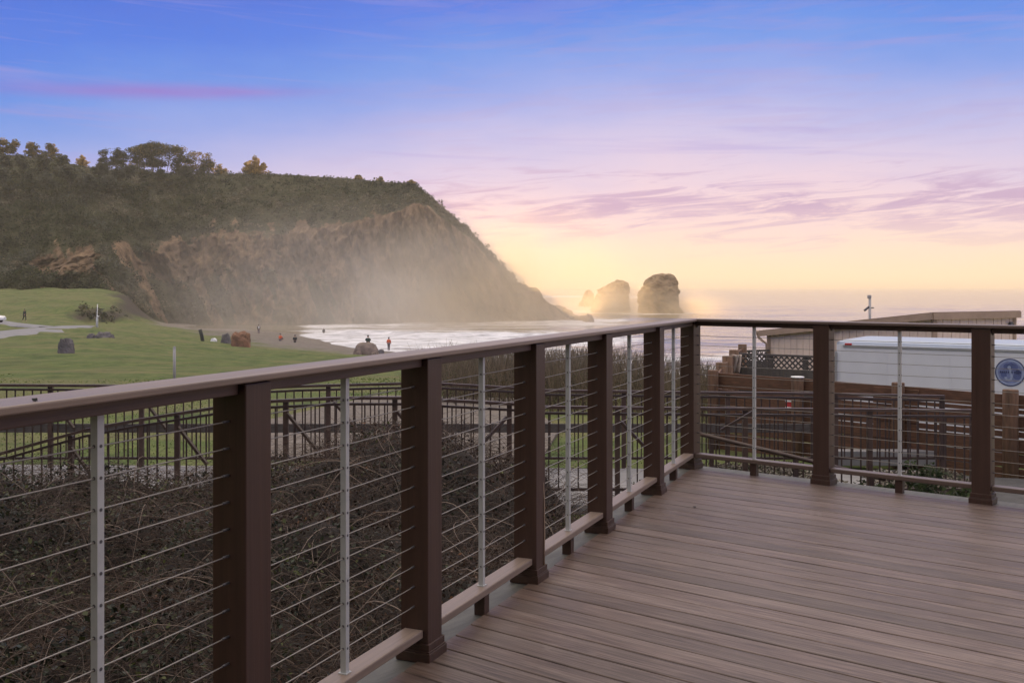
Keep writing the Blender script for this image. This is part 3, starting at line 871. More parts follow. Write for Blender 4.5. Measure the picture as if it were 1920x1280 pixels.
# ------------------------------------------------------------------ sea stacks and rocks
def stack(outline, d, name, label, group, depth=.85, mat='stack'):
    """outline rows (y, left px, right px) from top to base -> closed noisy body"""
    O = np.array(outline, float); yy = np.linspace(O[0, 0], O[-1, 0], 70)
    xl = np.interp(yy, O[:, 0], O[:, 1]); xr = np.interp(yy, O[:, 0], O[:, 2])
    s = d / F; n = 80
    cx0 = (O[-1, 1] + O[-1, 2]) / 2
    base = Vector(((cx0 - 960) * s, d * K, EYE - (O[-1, 0] - 538) * s))
    b = MB(); vs = []
    maxw = (xr - xl).max() * s / 2
    for y, a, c in zip(yy, xl, xr):
        z = EYE - (y - 538) * s; cx = ((a + c) / 2 - 960) * s; w = (c - a) / 2 * s
        dep = max(w, maxw * .55 if w > maxw * .4 else w) * depth
        for k in range(n):
            tt_ = 2 * math.pi * k / n
            q = Vector((cx + w * math.cos(tt_), d * K + dep * math.sin(tt_), z))
            nn = mnoise.fractal(q * .30, .9, 2, 5) * .7 + mnoise.fractal(Vector((q.x, q.y, q.z * .3)) * .6, .9, 2, 3) * .3
            q += Vector((math.cos(tt_), math.sin(tt_), 0)) * nn * min(1.7, w * .32) + Vector((math.cos(tt_), math.sin(tt_), 0)) * min(.55, w * .15) * mnoise.fractal(Vector((q.x, q.y, q.z * .6)) * 1.5, .7, 2, 4) + Vector((0, 0, .5 * mnoise.fractal(q * .9, .8, 2, 3)))
            vs.append(q - base)
    N = len(yy)
    fs = [(i * n + k, (i + 1) * n + k, (i + 1) * n + (k + 1) % n, i * n + (k + 1) % n) for i in range(N - 1) for k in range(n)]
    fs.append(tuple(range(n))); fs.append(tuple((N - 1) * n + k for k in range(n))[::-1])
    b.add(vs, fs, 0, True)
    return tag(b.build(name, M[mat], None, 0, base), label, 'sea stack' if mat == 'stack' and 'stack' in name else 'rock', group)
gS = 'sea stacks off the headland'
stack([(513.2, 1240, 1253), (514.5, 1230, 1257), (516, 1223, 1261), (520, 1218.5, 1264), (529, 1210, 1269), (535, 1206, 1271.5), (544, 1203, 1273), (552, 1200, 1271), (565, 1197.5, 1271), (574, 1196.5, 1272), (584, 1196, 1279), (590, 1194, 1282), (596, 1192, 1284)], 292, 'sea_stack', 'tallest blocky sea stack with flat top, farthest right', gS)
stack([(525.4, 1157, 1163), (527, 1154, 1169), (530, 1148, 1175), (535, 1137, 1177), (542.5, 1125, 1179), (549, 1120, 1179.5), (556, 1117, 1178.5), (565, 1115, 1177.5), (576, 1113, 1177), (588, 1109, 1180)], 300, 'sea_stack', 'middle sea stack with slanting left shoulder', gS)
stack([(543.5, 1101, 1105), (546, 1098.5, 1109), (550, 1096.5, 1112), (556, 1093, 1114), (565, 1089, 1117), (574, 1086, 1120)], 330, 'sea_stack', 'smallest sea stack, left of the other two', gS)
stack([(589, 1103, 1106), (592, 1100, 1110), (598, 1096, 1113), (606, 1090, 1116)], 205, 'reef_rock', 'small dark rock in the surf off the headland tip', 'rocks in the surf', 1, 'rock_tan')
stack([(572, 1046, 1049), (575, 1040, 1056), (580, 1034, 1064), (590, 1020, 1078), (600, 1010, 1092)], 236, 'reef_rock', 'low craggy rock at the tip of the headland', 'rocks in the surf', .7, 'rock_tan')
stack([(591, 1068, 1084), (594, 1058, 1102), (600, 1052, 1116)], 226, 'reef_rock', 'flat wet reef beside the headland tip', 'rocks in the surf', .6, 'rock_tan')

def boulder(name, px, yb, d, wpx, hpx, mat, label, group=None, seed=0, boxy=.0, dome=False):
    s = d / F; w, h = wpx * s / 2, hpx * s
    p = at(px, yb, d)
    vs, fs = [], []
    n, mrow = 28, 16
    for j in range(mrow + 1):
        ph = math.pi * .5 * (1 - j / mrow * 1.35)
        for k in range(n):
            th = 2 * math.pi * k / n
            c_, s_ = math.cos(th), math.sin(th); cp = max(0.0, math.cos(ph))
            e = 1 - boxy * .6
            x = math.copysign(abs(c_ * cp) ** e, c_); y = math.copysign(abs(s_ * cp) ** e, s_); z = math.copysign(abs(math.sin(ph)) ** e, math.sin(ph))
            q = Vector((x, y, z)); nn = mnoise.fractal(q * 1.3 + Vector((seed, 0, 0)), .9, 2, 4)
            nn += .45 * mnoise.fractal(q * 3.4 + Vector((0, seed, 0)), .8, 2, 3)
            f = 1 + nn * (.12 if dome else .20)
            vs.append((x * w * f, y * w * .85 * f, z * h * f))
    for j in range(mrow):
        for k in range(n):
            fs.append((j * n + k, (j + 1) * n + k, (j + 1) * n + (k + 1) % n, j * n + (k + 1) % n))
    fs.append(tuple(range(n)))
    fs.append(tuple(mrow * n + k for k in range(n))[::-1])
    o = MB().add(vs, fs, 0, dome).build(name, M[mat], None, 0, (p.x, p.y, hz1(p.x, p.y)))
    return tag(o, label, 'boulder', group)
gB = 'boulders on the lawn'
boulder('boulder', 124, 661, 45, 30, 28, 'rock_grey', 'lone grey pointed boulder on the left lawn', gB, 3, .4)
boulder('boulder', 171, 637, 62, 18, 12, 'rock_grey', 'low grey boulder left of the white post', gB, 8, .3)
boulder('boulder', 195, 637, 62, 34, 16, 'rock_grey', 'wide grey boulder right of the white post', gB, 5, .3)
boulder('boulder', 452, 649, 80, 34, 26, 'rock_brown', 'blocky reddish brown boulder at the lawn edge', gB, 7, .8)
boulder('boulder', 424, 642, 85, 18, 18, 'rock_grey', 'upright grey boulder behind the reddish brown one', gB, 11, .5)
boulder('boulder', 401, 641, 86, 12, 8, 'whitepost', 'small pale boulder beside the leaning wooden post', gB, 14, .4)
# domed rock resting on two stones
dome = boulder('boulder', 686, 664, 80, 46, 20, 'rock_tan', 'domed tan rock raised on two stones with someone sitting behind', gB, 2, .25, True)
dome.location.z += .30
for px in (673, 702):
    boulder('boulder', px, 666, 79, 11, 8, 'rock_tan', 'small stone under the left edge of the domed tan rock' if px == 673 else 'small stone under the right edge of the domed tan rock', gB, px, .6)
boulder('boulder', 712, 657, 90, 16, 7, 'rock_grey', 'low grey block between domed rock and orange figure', gB, 31, .9)

# posts on the lawn
def simple_post(name, px, d, h, r, mat, label, lean=(0, 0), cap=None):
    x, y = xy(px, d); z = hz1(x, y)
    b = MB().tube([(0, 0, -.3), (lean[0] * .5, lean[1] * .5, h / 2), (lean[0], lean[1], h)], r, 10)
    if cap: b.tube([(lean[0], lean[1], h), (lean[0], lean[1], h + .03)], [r * 1.15, r * .6], 10)
    return tag(b.build(name, M[mat], None, 0, (x, y, z)), label, 'post')
simple_post('wooden_post', 327, 24, 1.12, .045, 'greypost', 'grey wooden post standing in the near lawn', (0, 0), True)
simple_post('wooden_post', 381, 86, 1.35, .2, 'dark', 'dark leaning stump of a post near the pale boulder', (-.35, 0))
root = empty('signpost', (*xy(182, 100), hz1(*xy(182, 100))))
MB().tube([(0, 0, -.3), (.02, 0, 1.35), (.1, 0, 1.45)], [.16, .14, .16], 10).build('base', M['whitepost'], root)
MB().box((.16, 0, 1.42), (.26, .1, .1)).build('marker_head', M['whitepost'], root, .02)
MB().tube([(-.12, .2, -.2), (-.08, .2, 1.5), (-.02, .2, 3.0)], .055, 8).build('pole', M['whitepost'], root)
tag(root, 'white post with a thin taller pole beside the park road', 'post')

# ------------------------------------------------------------------ people
def skin_obj(name, chains, mat, parent, sub=2):
    """chains: list of [(pos, radius), ...]; points at the same position are shared"""
    verts, edges, rad, idx = [], [], [], {}
    for ch in chains:
        prev = None
        for p, r in ch:
            key = tuple(round(c, 4) for c in p)
            if key not in idx:
                idx[key] = len(verts); verts.append(p); rad.append(r)
            i = idx[key]
            if prev is not None and prev != i: edges.append((prev, i))
            prev = i
    me = bpy.data.meshes.new(name); me.from_pydata(verts, edges, []); me.materials.append(mat)
    o = link(bpy.data.objects.new(name, me), parent)
    sk = o.modifiers.new('skin', 'SKIN'); sk.use_smooth_shade = True
    for v, r in zip(me.skin_vertices[0].data, rad): v.radius = (r, r)
    me.skin_vertices[0].data[0].use_root = True
    ss = o.modifiers.new('sub', 'SUBSURF'); ss.levels = sub; ss.render_levels = sub
    return o

def person(px, d, pose, top, legs, label, rz=0.0, zoff=0.0, hair='hair', z=None, backpack=False):
    x, y = xy(px, d)
    root = empty('person', (x, y, (hz1(x, y) if z is None else z) + zoff), rz)
    if pose == 'stand' or pose == 'walk':
        st = .22 if pose == 'walk' else .06
        pel = (0, 0, .93); ch = (0, 0, 1.25); nk = (0, .0, 1.45); hd = (0, -.02, 1.60)
        knL, knR = (.10, -st * .7, .50), (-.10, st * .5, .50)
        anL, anR = (.10, -st * .6, .07), (-.10, st * 1.3, .09)
        shL, shR = (.19, 0, 1.40), (-.19, 0, 1.40)
        elL, elR = (.26, st * .5, 1.13), (-.26, -st * .3, 1.13)
        haL, haR = (.22, -.12, .90), (-.22, -.18, .92)
    else:
        pel = (0, .0, .12); ch = (0, -.05, .45); nk = (0, -.08, .66); hd = (0, -.11, .82)
        knL, knR = (.14, -.42, .42), (-.14, -.42, .40)
        anL, anR = (.12, -.60, .06), (-.12, -.62, .06)
        shL, shR = (.19, -.06, .60), (-.19, -.06, .60)
        elL, elR = (.27, -.22, .40), (-.27, -.22, .40)
        haL, haR = (.10, -.40, .40), (-.10, -.40, .42)
    def toe(a): return (a[0], a[1] - .17, a[2] - .04)
    hipL, hipR = (.095, pel[1], pel[2] - .03), (-.095, pel[1], pel[2] - .03)
    def hand(h): return [(h, .04), ((h[0], h[1] - .05, h[2] - .07), .035)]
    bodyc = [[(pel, .125), (ch, .135), (nk, .058), (hd, .095), ((hd[0], hd[1] - .01, hd[2] + .11), .085)],
             [(pel, .125), (hipL, .09), (knL, .062), (anL, .045), (toe(anL), .035)], [(pel, .125), (hipR, .09), (knR, .062), (anR, .045), (toe(anR), .035)],
             [(ch, .135), (shL, .065), (elL, .045)] + hand(haL), [(ch, .135), (shR, .065), (elR, .045)] + hand(haR)]
    skin_obj('body', bodyc, M['skin'], root)
    w0 = tuple(a + (b - a) * .06 for a, b in zip(pel, ch)); nb = tuple(a + (b - a) * .75 for a, b in zip(ch, nk))
    def lerp(a, b, q): return tuple(i + (j - i) * q for i, j in zip(a, b))
    skin_obj('jacket', [[(w0, .168), (ch, .172), (nb, .10)], [(ch, .172), (shL, .088), (elL, .066), (lerp(elL, haL, .85), .055)], [(ch, .172), (shR, .088), (elR, .066), (lerp(elR, haR, .85), .055)]], M[top], root)
    skin_obj('trousers', [[(pel, .150), (hipL, .108), (knL, .082), (lerp(knL, anL, .9), .066)], [(pel, .150), (hipR, .108), (knR, .082), (lerp(knR, anR, .9), .066)]], M[legs], root)
    hb = MB(); n, mr = 14, 8
    vs = []
    for j in range(mr + 1):
        ph = math.pi / 2 - j / mr * 1.75
        for k in range(n):
            a = 2 * math.pi * k / n
            back = .5 + .5 * math.sin(a)
            phh = ph if back > .4 else max(ph, .25)
            vs.append((hd[0] + math.cos(a) * math.cos(phh) * .108, hd[1] + math.sin(a) * math.cos(phh) * .118, hd[2] + .055 + math.sin(phh) * .135))
    hb.add(vs, [(j * n + k, (j + 1) * n + k, (j + 1) * n + (k + 1) % n, j * n + (k + 1) % n) for j in range(mr) for k in range(n)], 0, True)
    hb.build('hair', M[hair], root)
    if backpack: MB().box((0, ch[1] + .2, ch[2] + .02), (.28, .16, .40)).build('bag', M['whitepost'], root, .05)
    return tag(root, label, 'person')
person(46, 112, 'walk', 'dark', 'dark', 'person in dark clothes walking beside the park road', R(70))
person(485, 143, 'stand', 'dark', 'trouser', 'person in dark clothes with a pale bag standing on the beach', R(200), 0, 'hair', None, True)
person(525, 110, 'sit', 'orange', 'trouser', 'person in orange jacket sitting at the edge of the beach', R(160))
person(553, 105, 'sit', 'dark', 'dark', 'person in dark clothes sitting on the beach edge near the waterline', R(190))
person(607, 160, 'stand', 'dark', 'dark', 'distant person in dark clothes standing in the shallow surf', R(180))
person(690, 83, 'sit', 'greenish', 'dark', 'person in dark green sitting above the domed tan rock', R(185), 0, 'greenish', at(690, 645, 83).z)
person(729, 100, 'stand', 'orange', 'trouser', 'person in orange jacket standing at the water edge', R(170))

# ------------------------------------------------------------------ parked car at the left edge
def car(px, d, rz, label):
    x, y = xy(px, d); root = empty('parked_car', (x, y, hz1(x, y) + .12), rz)
    prof = [(-2.15, .32), (-2.18, .62), (-2.05, .88), (-1.75, .98), (-1.35, 1.36), (-.4, 1.45), (.45, 1.38), (1.05, 1.0), (1.95, .86), (2.15, .66), (2.15, .34)]
    b = MB(); n = len(prof); vs = []
    for w, ins in ((-.86, .0), (-.80, .02), (.80, .02), (.86, 0)):
        for px_, pz in prof:
            k = 1 if pz < 1.0 else .84
            vs.append((px_, w * k, pz))
    fs = [(j * n + i, j * n + (i + 1) % n, (j + 1) * n + (i + 1) % n, (j + 1) * n + i) for j in range(3) for i in range(n)]
    fs += [tuple(range(n))[::-1], tuple(3 * n + i for i in range(n))]
    b.add(vs, fs, 0, True); b.build('body', M['carwhite'], root, .03)
    for sy in (-1, 1):
        g = MB(); zz = [(-1.5, 1.02), (-1.22, 1.32), (-.4, 1.39), (.4, 1.33), (.9, 1.03)]
        vs = [(a, sy * (.865 - .135 * (c - 1) / .4 * .9), c) for a, c in zz] + [(a, sy * (.80 - .135 * (c - 1) / .4), c) for a, c in zz]
        k = len(zz); g.add(vs, [tuple(range(k)), tuple(range(k, 2 * k))[::-1]] + [(i, (i + 1) % k, k + (i + 1) % k, k + i) for i in range(k)])
        g.build('window', M['glass'], root)
        for wx in (-1.3, 1.32):
            wh = MB().tube([(0, -.1, 0), (0, .1, 0)], .32, 20).build('wheel', M['rubber'], root, .02, (wx, sy * .78, .32))
            MB().tube([(0, sy * .085, 0), (0, sy * .112, 0)], .19, 16).build('rim', M['trimalu'], wh)
        MB().box((2.13, sy * .6, .68), (.08, .38, .13)).build('headlight', M['trimalu'], root, .02)
        MB().box((-2.15, sy * .62, .74), (.08, .3, .16)).build('tail_light', M['redlens'], root, .02)
    return tag(root, label, 'car')
car(-22, 104, R(-12), 'white parked car at the left edge of the lawn')

# ------------------------------------------------------------------ picket railings of the ramp
def picket_railing(name, Y, top_tab, zb, px_posts, px0, px1, label, second=.085, braces=(), plank=None, bow=0.0):
    root = empty(name, ((px0 - 960) / F * Y, Y * K, -1.3))
    ox, oy, oz = root.location
    s = Y / F
    def ztop(px): return EYE - (np.interp(px, [a for a, _ in top_tab], [b for _, b in top_tab]) - 538) * s
    def P(px, z, dy=0.0): return Vector(((px - 960) * s - ox, dy, z - oz))
    knots = sorted(set([px0, px1] + [a for a, _ in top_tab if px0 < a < px1]))
    tr, lr, br = MB(), MB(), MB()
    for a, b in zip(knots[:-1], knots[1:]):
        za, zb_ = ztop(a), ztop(b)
        tr.bar(P(a - .4, za), P(b + .4, zb_), .06, .036)
        lr.bar(P(a, za - second), P(b, zb_ - second), .03, .03)
    tr.build('top_rail', M['iron_top'], root); lr.build('upper_rail', M['iron'], root)
    br.bar(P(px0, zb), P(px1, zb), .035, .035); br.build('bottom_rail', M['iron'], root)
    stops = [px0] + [p for p in px_posts if px0 < p < px1] + [px1]
    step = .115 / s
    for a, b in zip(stops[:-1], stops[1:]):
        g = MB(); n = max(2, int((b - a) / step)); mid = (a + b) / 2
        for k in range(1, n):
            px = a + (b - a) * k / n
            z1 = ztop(px) - second
            if z1 - zb < .05: continue
            q = P(px, 0); g.box((q.x, 0, (z1 + zb) / 2 - oz), (.016, .016, z1 - zb))
        if g.v: g.build('picket_panel', M['iron'], root)
    for p in px_posts:
        q = P(p, 0); h = ztop(p) + 1.34 - .02
        MB().box((q.x, 0.03, h / 2 - 1.34 - oz), (.062, .062, h)).build('post', M['iron_top'], root, .004)
    for p, sgn in braces:
        q = P(p, 0); z1 = ztop(p) - .16 - oz
        MB().bar((q.x + sgn * .03, -.03, z1), (q.x + sgn * .44, -.22, z1 - .42), .035, .035).build('brace', M['iron'], root)
    if plank:
        a, b, z0, z1 = plank
        MB().bar(P(a, (z0 + z1) / 2, .055), P(b, (z0 + z1) / 2, .055), .035, z1 - z0).build('mid_plank', M['greyplank'], root)
    return tag(root, label, 'railing', 'picket railings of the ramp')
near = picket_railing('picket_railing', 9.4, [(-300, 905), (-100, 876), (20, 845), (160, 806), (250, 789), (330, 776), (400, 765), (510, 752), (640, 746), (760, 746), (830, 750), (960, 757), (1020, 763), (1320, 766), (1830, 770)],
               -1.20, [-80, 131, 331, 535, 740, 955, 1158, 1398, 1632, 1826], -300, 1830, 'nearer brown picket railing that slopes down at its left end',
               .075, [(131, 1), (331, 1), (535, 1), (740, 1), (955, -1), (1158, 1)])
far_r = picket_railing('picket_railing', 10.9, [(-300, 723), (0, 722), (180, 723), (500, 727), (560, 724), (755, 719), (832, 720), (960, 727), (1020, 732), (1310, 736), (1525, 738), (1770, 743)],
               -1.15, [-100, 93, 264, 440, 615, 790, 985, 1170, 1365, 1568, 1768], -300, 1770, 'farther brown picket railing with a plank along its middle',
               .06, [(93, 1), (264, 1), (615, 1)], (-200, 1560, -.79, -.665))
# sloping handrail in front
hr = empty('handrail', at(1290, 808, 9.15))
a, b = at(1290, 808, 9.15), at(1660, 898, 9.05)
MB().tube([(0, 0, 0), b - a], .026, 8).build('rail', M['iron_top'], hr)
for q in (.12, .55, .93):
    c = (b - a) * q; MB().box((c.x, c.y, (c.z - .02 + (-1.3 - a.z)) / 2), (.05, .05, abs(c.z - .02 - (-1.3 - a.z)))).build('post', M['iron'], hr)
a2, b2 = at(1352, 806, 9.2) - a, at(1440, 770, 9.3) - a
MB().bar(a2, a2 + Vector((.38, 0, .22)), .03, .03).build('brace', M['iron'], hr)
tag(hr, 'sloping brown handrail descending to the right in front of the pickets', 'handrail')

# ------------------------------------------------------------------ wooden fence with log posts
def wood_fence():
    A, B = at(1344, 694, 13.2), at(2010, 740, 10.35)
    root = empty('wooden_fence', (A.x, A.y, -1.9))
    o0 = Vector((A.x, A.y, -1.9))
    d = Vector((B.x - A.x, B.y - A.y, 0)); L = d.length; d.normalize(); nrm = Vector((d.y, -d.x, 0))
    if nrm.y > 0: nrm = -nrm
    def along(px):     # distance along the fence of an image column
        k = (px - 960) / FW
        return (k * A.y - A.x) / (d.x - k * d.y)
    zt = lambda s: -.18 - .05 * s / L
    rows = [(0, .19), (.205, .26), (.285, .50), (.52, .60), (.62, .82), (.835, 1.02), (1.035, 1.25), (1.265, 1.6)]
    tights = [(along(1344), along(1502)), (along(1502), along(1690)), (along(1690), along(1900)), (along(1900), L)]
    for bi, (s0, s1) in enumerate(tights):
        for k, (h0, h1) in enumerate(rows):
            z = zt((s0 + s1) / 2)
            off = nrm * random.uniform(-.006, .006)
            g0 = h0 - (.018 if (bi == 0 and k % 2) else 0)
            p = o0 + d * (s0 + .02) + off; q = o0 + d * (s1 - .02) + off
            z0 = zt(s0) - (g0 + h1) / 2 + random.uniform(-.006, .006); z1 = zt(s1) - (g0 + h1) / 2
            p = Vector((p.x, p.y, z0)) - o0; q = Vector((q.x, q.y, z1)) - o0
            MB().bar(p, q, .04, h1 - g0).build('plank', M['plank'], root, .004)
    # boards closing the stretch round the third post, front face
    s0, s1 = along(1640), along(1724)
    for h0, h1 in ((.03, .27), (.29, .53), (.55, .80), (.82, 1.05)):
        p = Vector((d.x * s0, d.y * s0, zt(s0) - (h0 + h1) / 2 + 1.9)) + nrm * .045; q = Vector((d.x * s1, d.y * s1, zt(s1) - (h0 + h1) / 2 + 1.9)) + nrm * .045
        MB().bar(p, q, .03, h1 - h0).build('cleat_board', M['plank'], root, .003)
    for px, top, r in ((1344, 693, .092), (1502, 707, .098), (1690, 716, .095), (1900, 729, .105)):
        s = along(px); q = d * s + nrm * .12; dd = A.y + d.y * s
        z1 = EYE - (top - 538) / FW * dd + 1.9
        po = MB().tube([(q.x, q.y, -.1), (q.x, q.y, z1 - .01), (q.x, q.y, z1)], [r, r, r * .95], 18).build('post', M['log'], root)
        if px == 1502: MB().tube([(q.x, q.y, z1 + .001), (q.x, q.y, z1 + .02)], r * 1.08, 18).build('post_cap', M['whitepost'], po)
    # return leg running back towards the sea
    pts = [(1344, 13.2), (1353, 14.4), (1364, 15.8), (1376, 17.3), (1392, 19.0)]
    for (pa, da), (pb, db) in zip(pts[:-1], pts[1:]):
        a = Vector((*xy(pa, da), 0)) - Vector((A.x, A.y, 0)); b = Vector((*xy(pb, db), 0)) - Vector((A.x, A.y, 0))
        for h0, h1 in rows[:7]:
            MB().bar(a + Vector((0, 0, 1.68 - (h0 + h1) / 2)), b + Vector((0, 0, 1.66 - (h0 + h1) / 2)), .04, h1 - h0).build('plank', M['plank'], root)
        MB().tube([b + Vector((0, 0, -.2)), b + Vector((0, 0, 1.77))], .11, 12).build('post', M['log'], root)
    tag(root, 'reddish wooden plank fence with round log posts', 'fence')
    # red and white board fixed on the fence
    s = along(1482); q = o0 + d * s + nrm * .05
    sg = empty('marker_board', (q.x, q.y, -.62), math.atan2(d.y, d.x))
    MB().box((0, 0, 0), (.12, .015, .15)).build('panel', M['redlens'], sg)
    for z in (-.055, .055): MB().box((0, -.010, z), (.12, .004, .028)).build('stripe', M['whitepost'], sg)
    tag(sg, 'small red and white marker board on the wooden fence', 'marker')
wood_fence()

# ------------------------------------------------------------------ trailer
def trailer():
    T0 = at(1566, 713, 14.5)
    rz = R(-33.5)
    L, W, ZB, ZT = 5.2, 2.0, -1.45, .30
    root = empty('cargo_trailer', (T0.x, T0.y, -1.95), rz)
    g = Vector((0, 0, 1.95))
    # body: side facing the deck is local -y
    b = MB()
    def ring(x, ins):
        c = .09
        pr = [(0, ZB), (0, ZT - c), (.03, ZT - c * .45), (.10, ZT - .03), (c + .1, ZT), (W - c - .1, ZT), (W - .10, ZT - .03), (W - .03, ZT - c * .45), (W, ZT - c), (W, ZB)]
        return [Vector((x, min(max(y, ins), W - ins), min(z, ZT - ins * .8) + 1.95)) for y, z in pr]
    R_ = [ring(0, .10), ring(.03, .05), ring(.10, .01), ring(.2, 0), ring(L - .2, 0), ring(L, .08)]
    n = len(R_[0]); vs = [v for r in R_ for v in r]
    fs = [(j * n + i, (j + 1) * n + i, (j + 1) * n + (i + 1) % n, j * n + (i + 1) % n) for j in range(len(R_) - 1) for i in range(n)]
    fs += [tuple(range(n)), tuple((len(R_) - 1) * n + i for i in range(n))[::-1]]
    nq = len(R_) - 1
    for idx, f in enumerate(fs):
        i = idx % n if idx < nq * n else 0
        roof = idx < nq * n and 1 <= i <= 7
        b.f.append(f); b.m.append(1 if roof else 0); b.sm.append(False)
    b.v += [tuple(v) for v in vs]
    b.build('body', [M['whitepaint'], M['roofblue']], root)
    MB().box((L / 2, -.008, ZT - .115 + 1.95), (L - .3, .016, .045)).build('trim_strip', M['trimalu'], root, .003)
    for x in (.95, 2.05, 4.35):
        MB().box((x, -.004, (ZB + ZT - .2) / 2 + 1.95), (.022, .008, ZT - .2 - ZB - .1)).build('panel_seam', M['whitepaint'], root, .002)
    MB().box((.02, -.006, (ZB + ZT - .2) / 2 + 1.95), (.05, .02, ZT - .25 - ZB)).build('corner_post', M['trimalu'], root, .004)
    MB().box((.25, -.014, ZT - .115 + 1.985), (.13, .03, .035)).build('marker_light', M['redlens'], root, .006)
    for y in (.12, W - .12):
        for x in (2.1, 2.9):
            w = MB().tube([(0, -.1, 0), (0, .1, 0)], .31, 20).build('wheel', M['rubber'], root, .02, (x, y, .31))
            MB().tube([(0, -.115, 0), (0, .115, 0)], .17, 14).build('rim', M['trimalu'], w)
    MB().box((L / 2, W / 2, ZB + 1.95 - .07), (L - .3, W - .2, .10)).build('chassis', M['dark'], root)
    MB().bar((L, W / 2, .40), (L + 1.1, W / 2, .40), .1, .1).build('drawbar', M['dark'], root)
    # round blue emblem, found by the image column of its centre
    ex = 0.0
    best = 9
    for i in range(1000):
        x = L * i / 1000; wx = T0.x + math.cos(rz) * x; wy = T0.y + math.sin(rz) * x
        e = abs(960 + wx / wy * FW - 1894)
        if e < best: best, ex, ey = e, x, wy
    zc = EYE - (698 - 538) / FW * ey + 1.95; r = 26.0 / FW * ey
    em = MB()
    def disc(cx, cz, rr, y, mi, n=40, r2=None):
        if r2 is None:
            em.add([(cx + rr * math.cos(2 * math.pi * k / n), y, cz + rr * math.sin(2 * math.pi * k / n)) for k in range(n)], [tuple(range(n))], mi)
        else:
            vs = [(cx + q * math.cos(2 * math.pi * k / n), y, cz + q * math.sin(2 * math.pi * k / n)) for q in (rr, r2) for k in range(n)]
            em.add(vs, [(k, (k + 1) % n, n + (k + 1) % n, n + k) for k in range(n)], mi)
    disc(ex, zc, r, -.006, 2)
    disc(ex, zc, r, -.0075, 3, 40, r * .93)
    disc(ex, zc, r * .91, -.0075, 1, 40, r * .80)
    # darker cloud shapes in the upper part, pale curved figure below
    for cx, cz, rr, mi in ((-.22, .42, .22, 0), (.02, .52, .2, 0), (.28, .40, .24, 0), (-.42, -.2, .2, 0), (.46, -.25, .26, 0), (.5, .05, .16, 3)):
        disc(ex + cx * r, zc + cz * r, rr * r, -.009, mi, 18)
    pts = [(-.05, .32), (.02, .18), (.0, .0), (.08, -.15), (.1, -.35), (.02, -.52), (-.14, -.58), (-.28, -.48), (-.3, -.34)]
    for (x0, z0), (x1, z1) in zip(pts[:-1], pts[1:]):
        dx, dz = x1 - x0, z1 - z0; l = math.hypot(dx, dz); nx, nz = -dz / l * .075, dx / l * .075
        em.add([(ex + (x0 + nx) * r, -.0105, zc + (z0 + nz) * r), (ex + (x0 - nx) * r, -.0105, zc + (z0 - nz) * r), (ex + (x1 - nx) * r, -.0105, zc + (z1 - nz) * r), (ex + (x1 + nx) * r, -.0105, zc + (z1 + nz) * r)], [(0, 1, 2, 3)], 1)
    disc(ex - .06 * r, zc + .36 * r, .12 * r, -.0105, 1, 16)
    # dark band of worn lettering strokes across the middle
    for k, x in enumerate((-.62, -.50, -.38, -.25, -.10, .12, .30, .43, .56, .68)):
        em.box((ex + x * r, -.012, zc + .02 * r), (.085 * r, .002, (.13 if k % 3 else .16) * r), 3)
    em.build('emblem', [M['blue1'], M['blue2'], M['blue3'], M['blue4']], root)
    tag(root, 'white cargo trailer with round blue emblem behind the fence', 'trailer')
trailer()

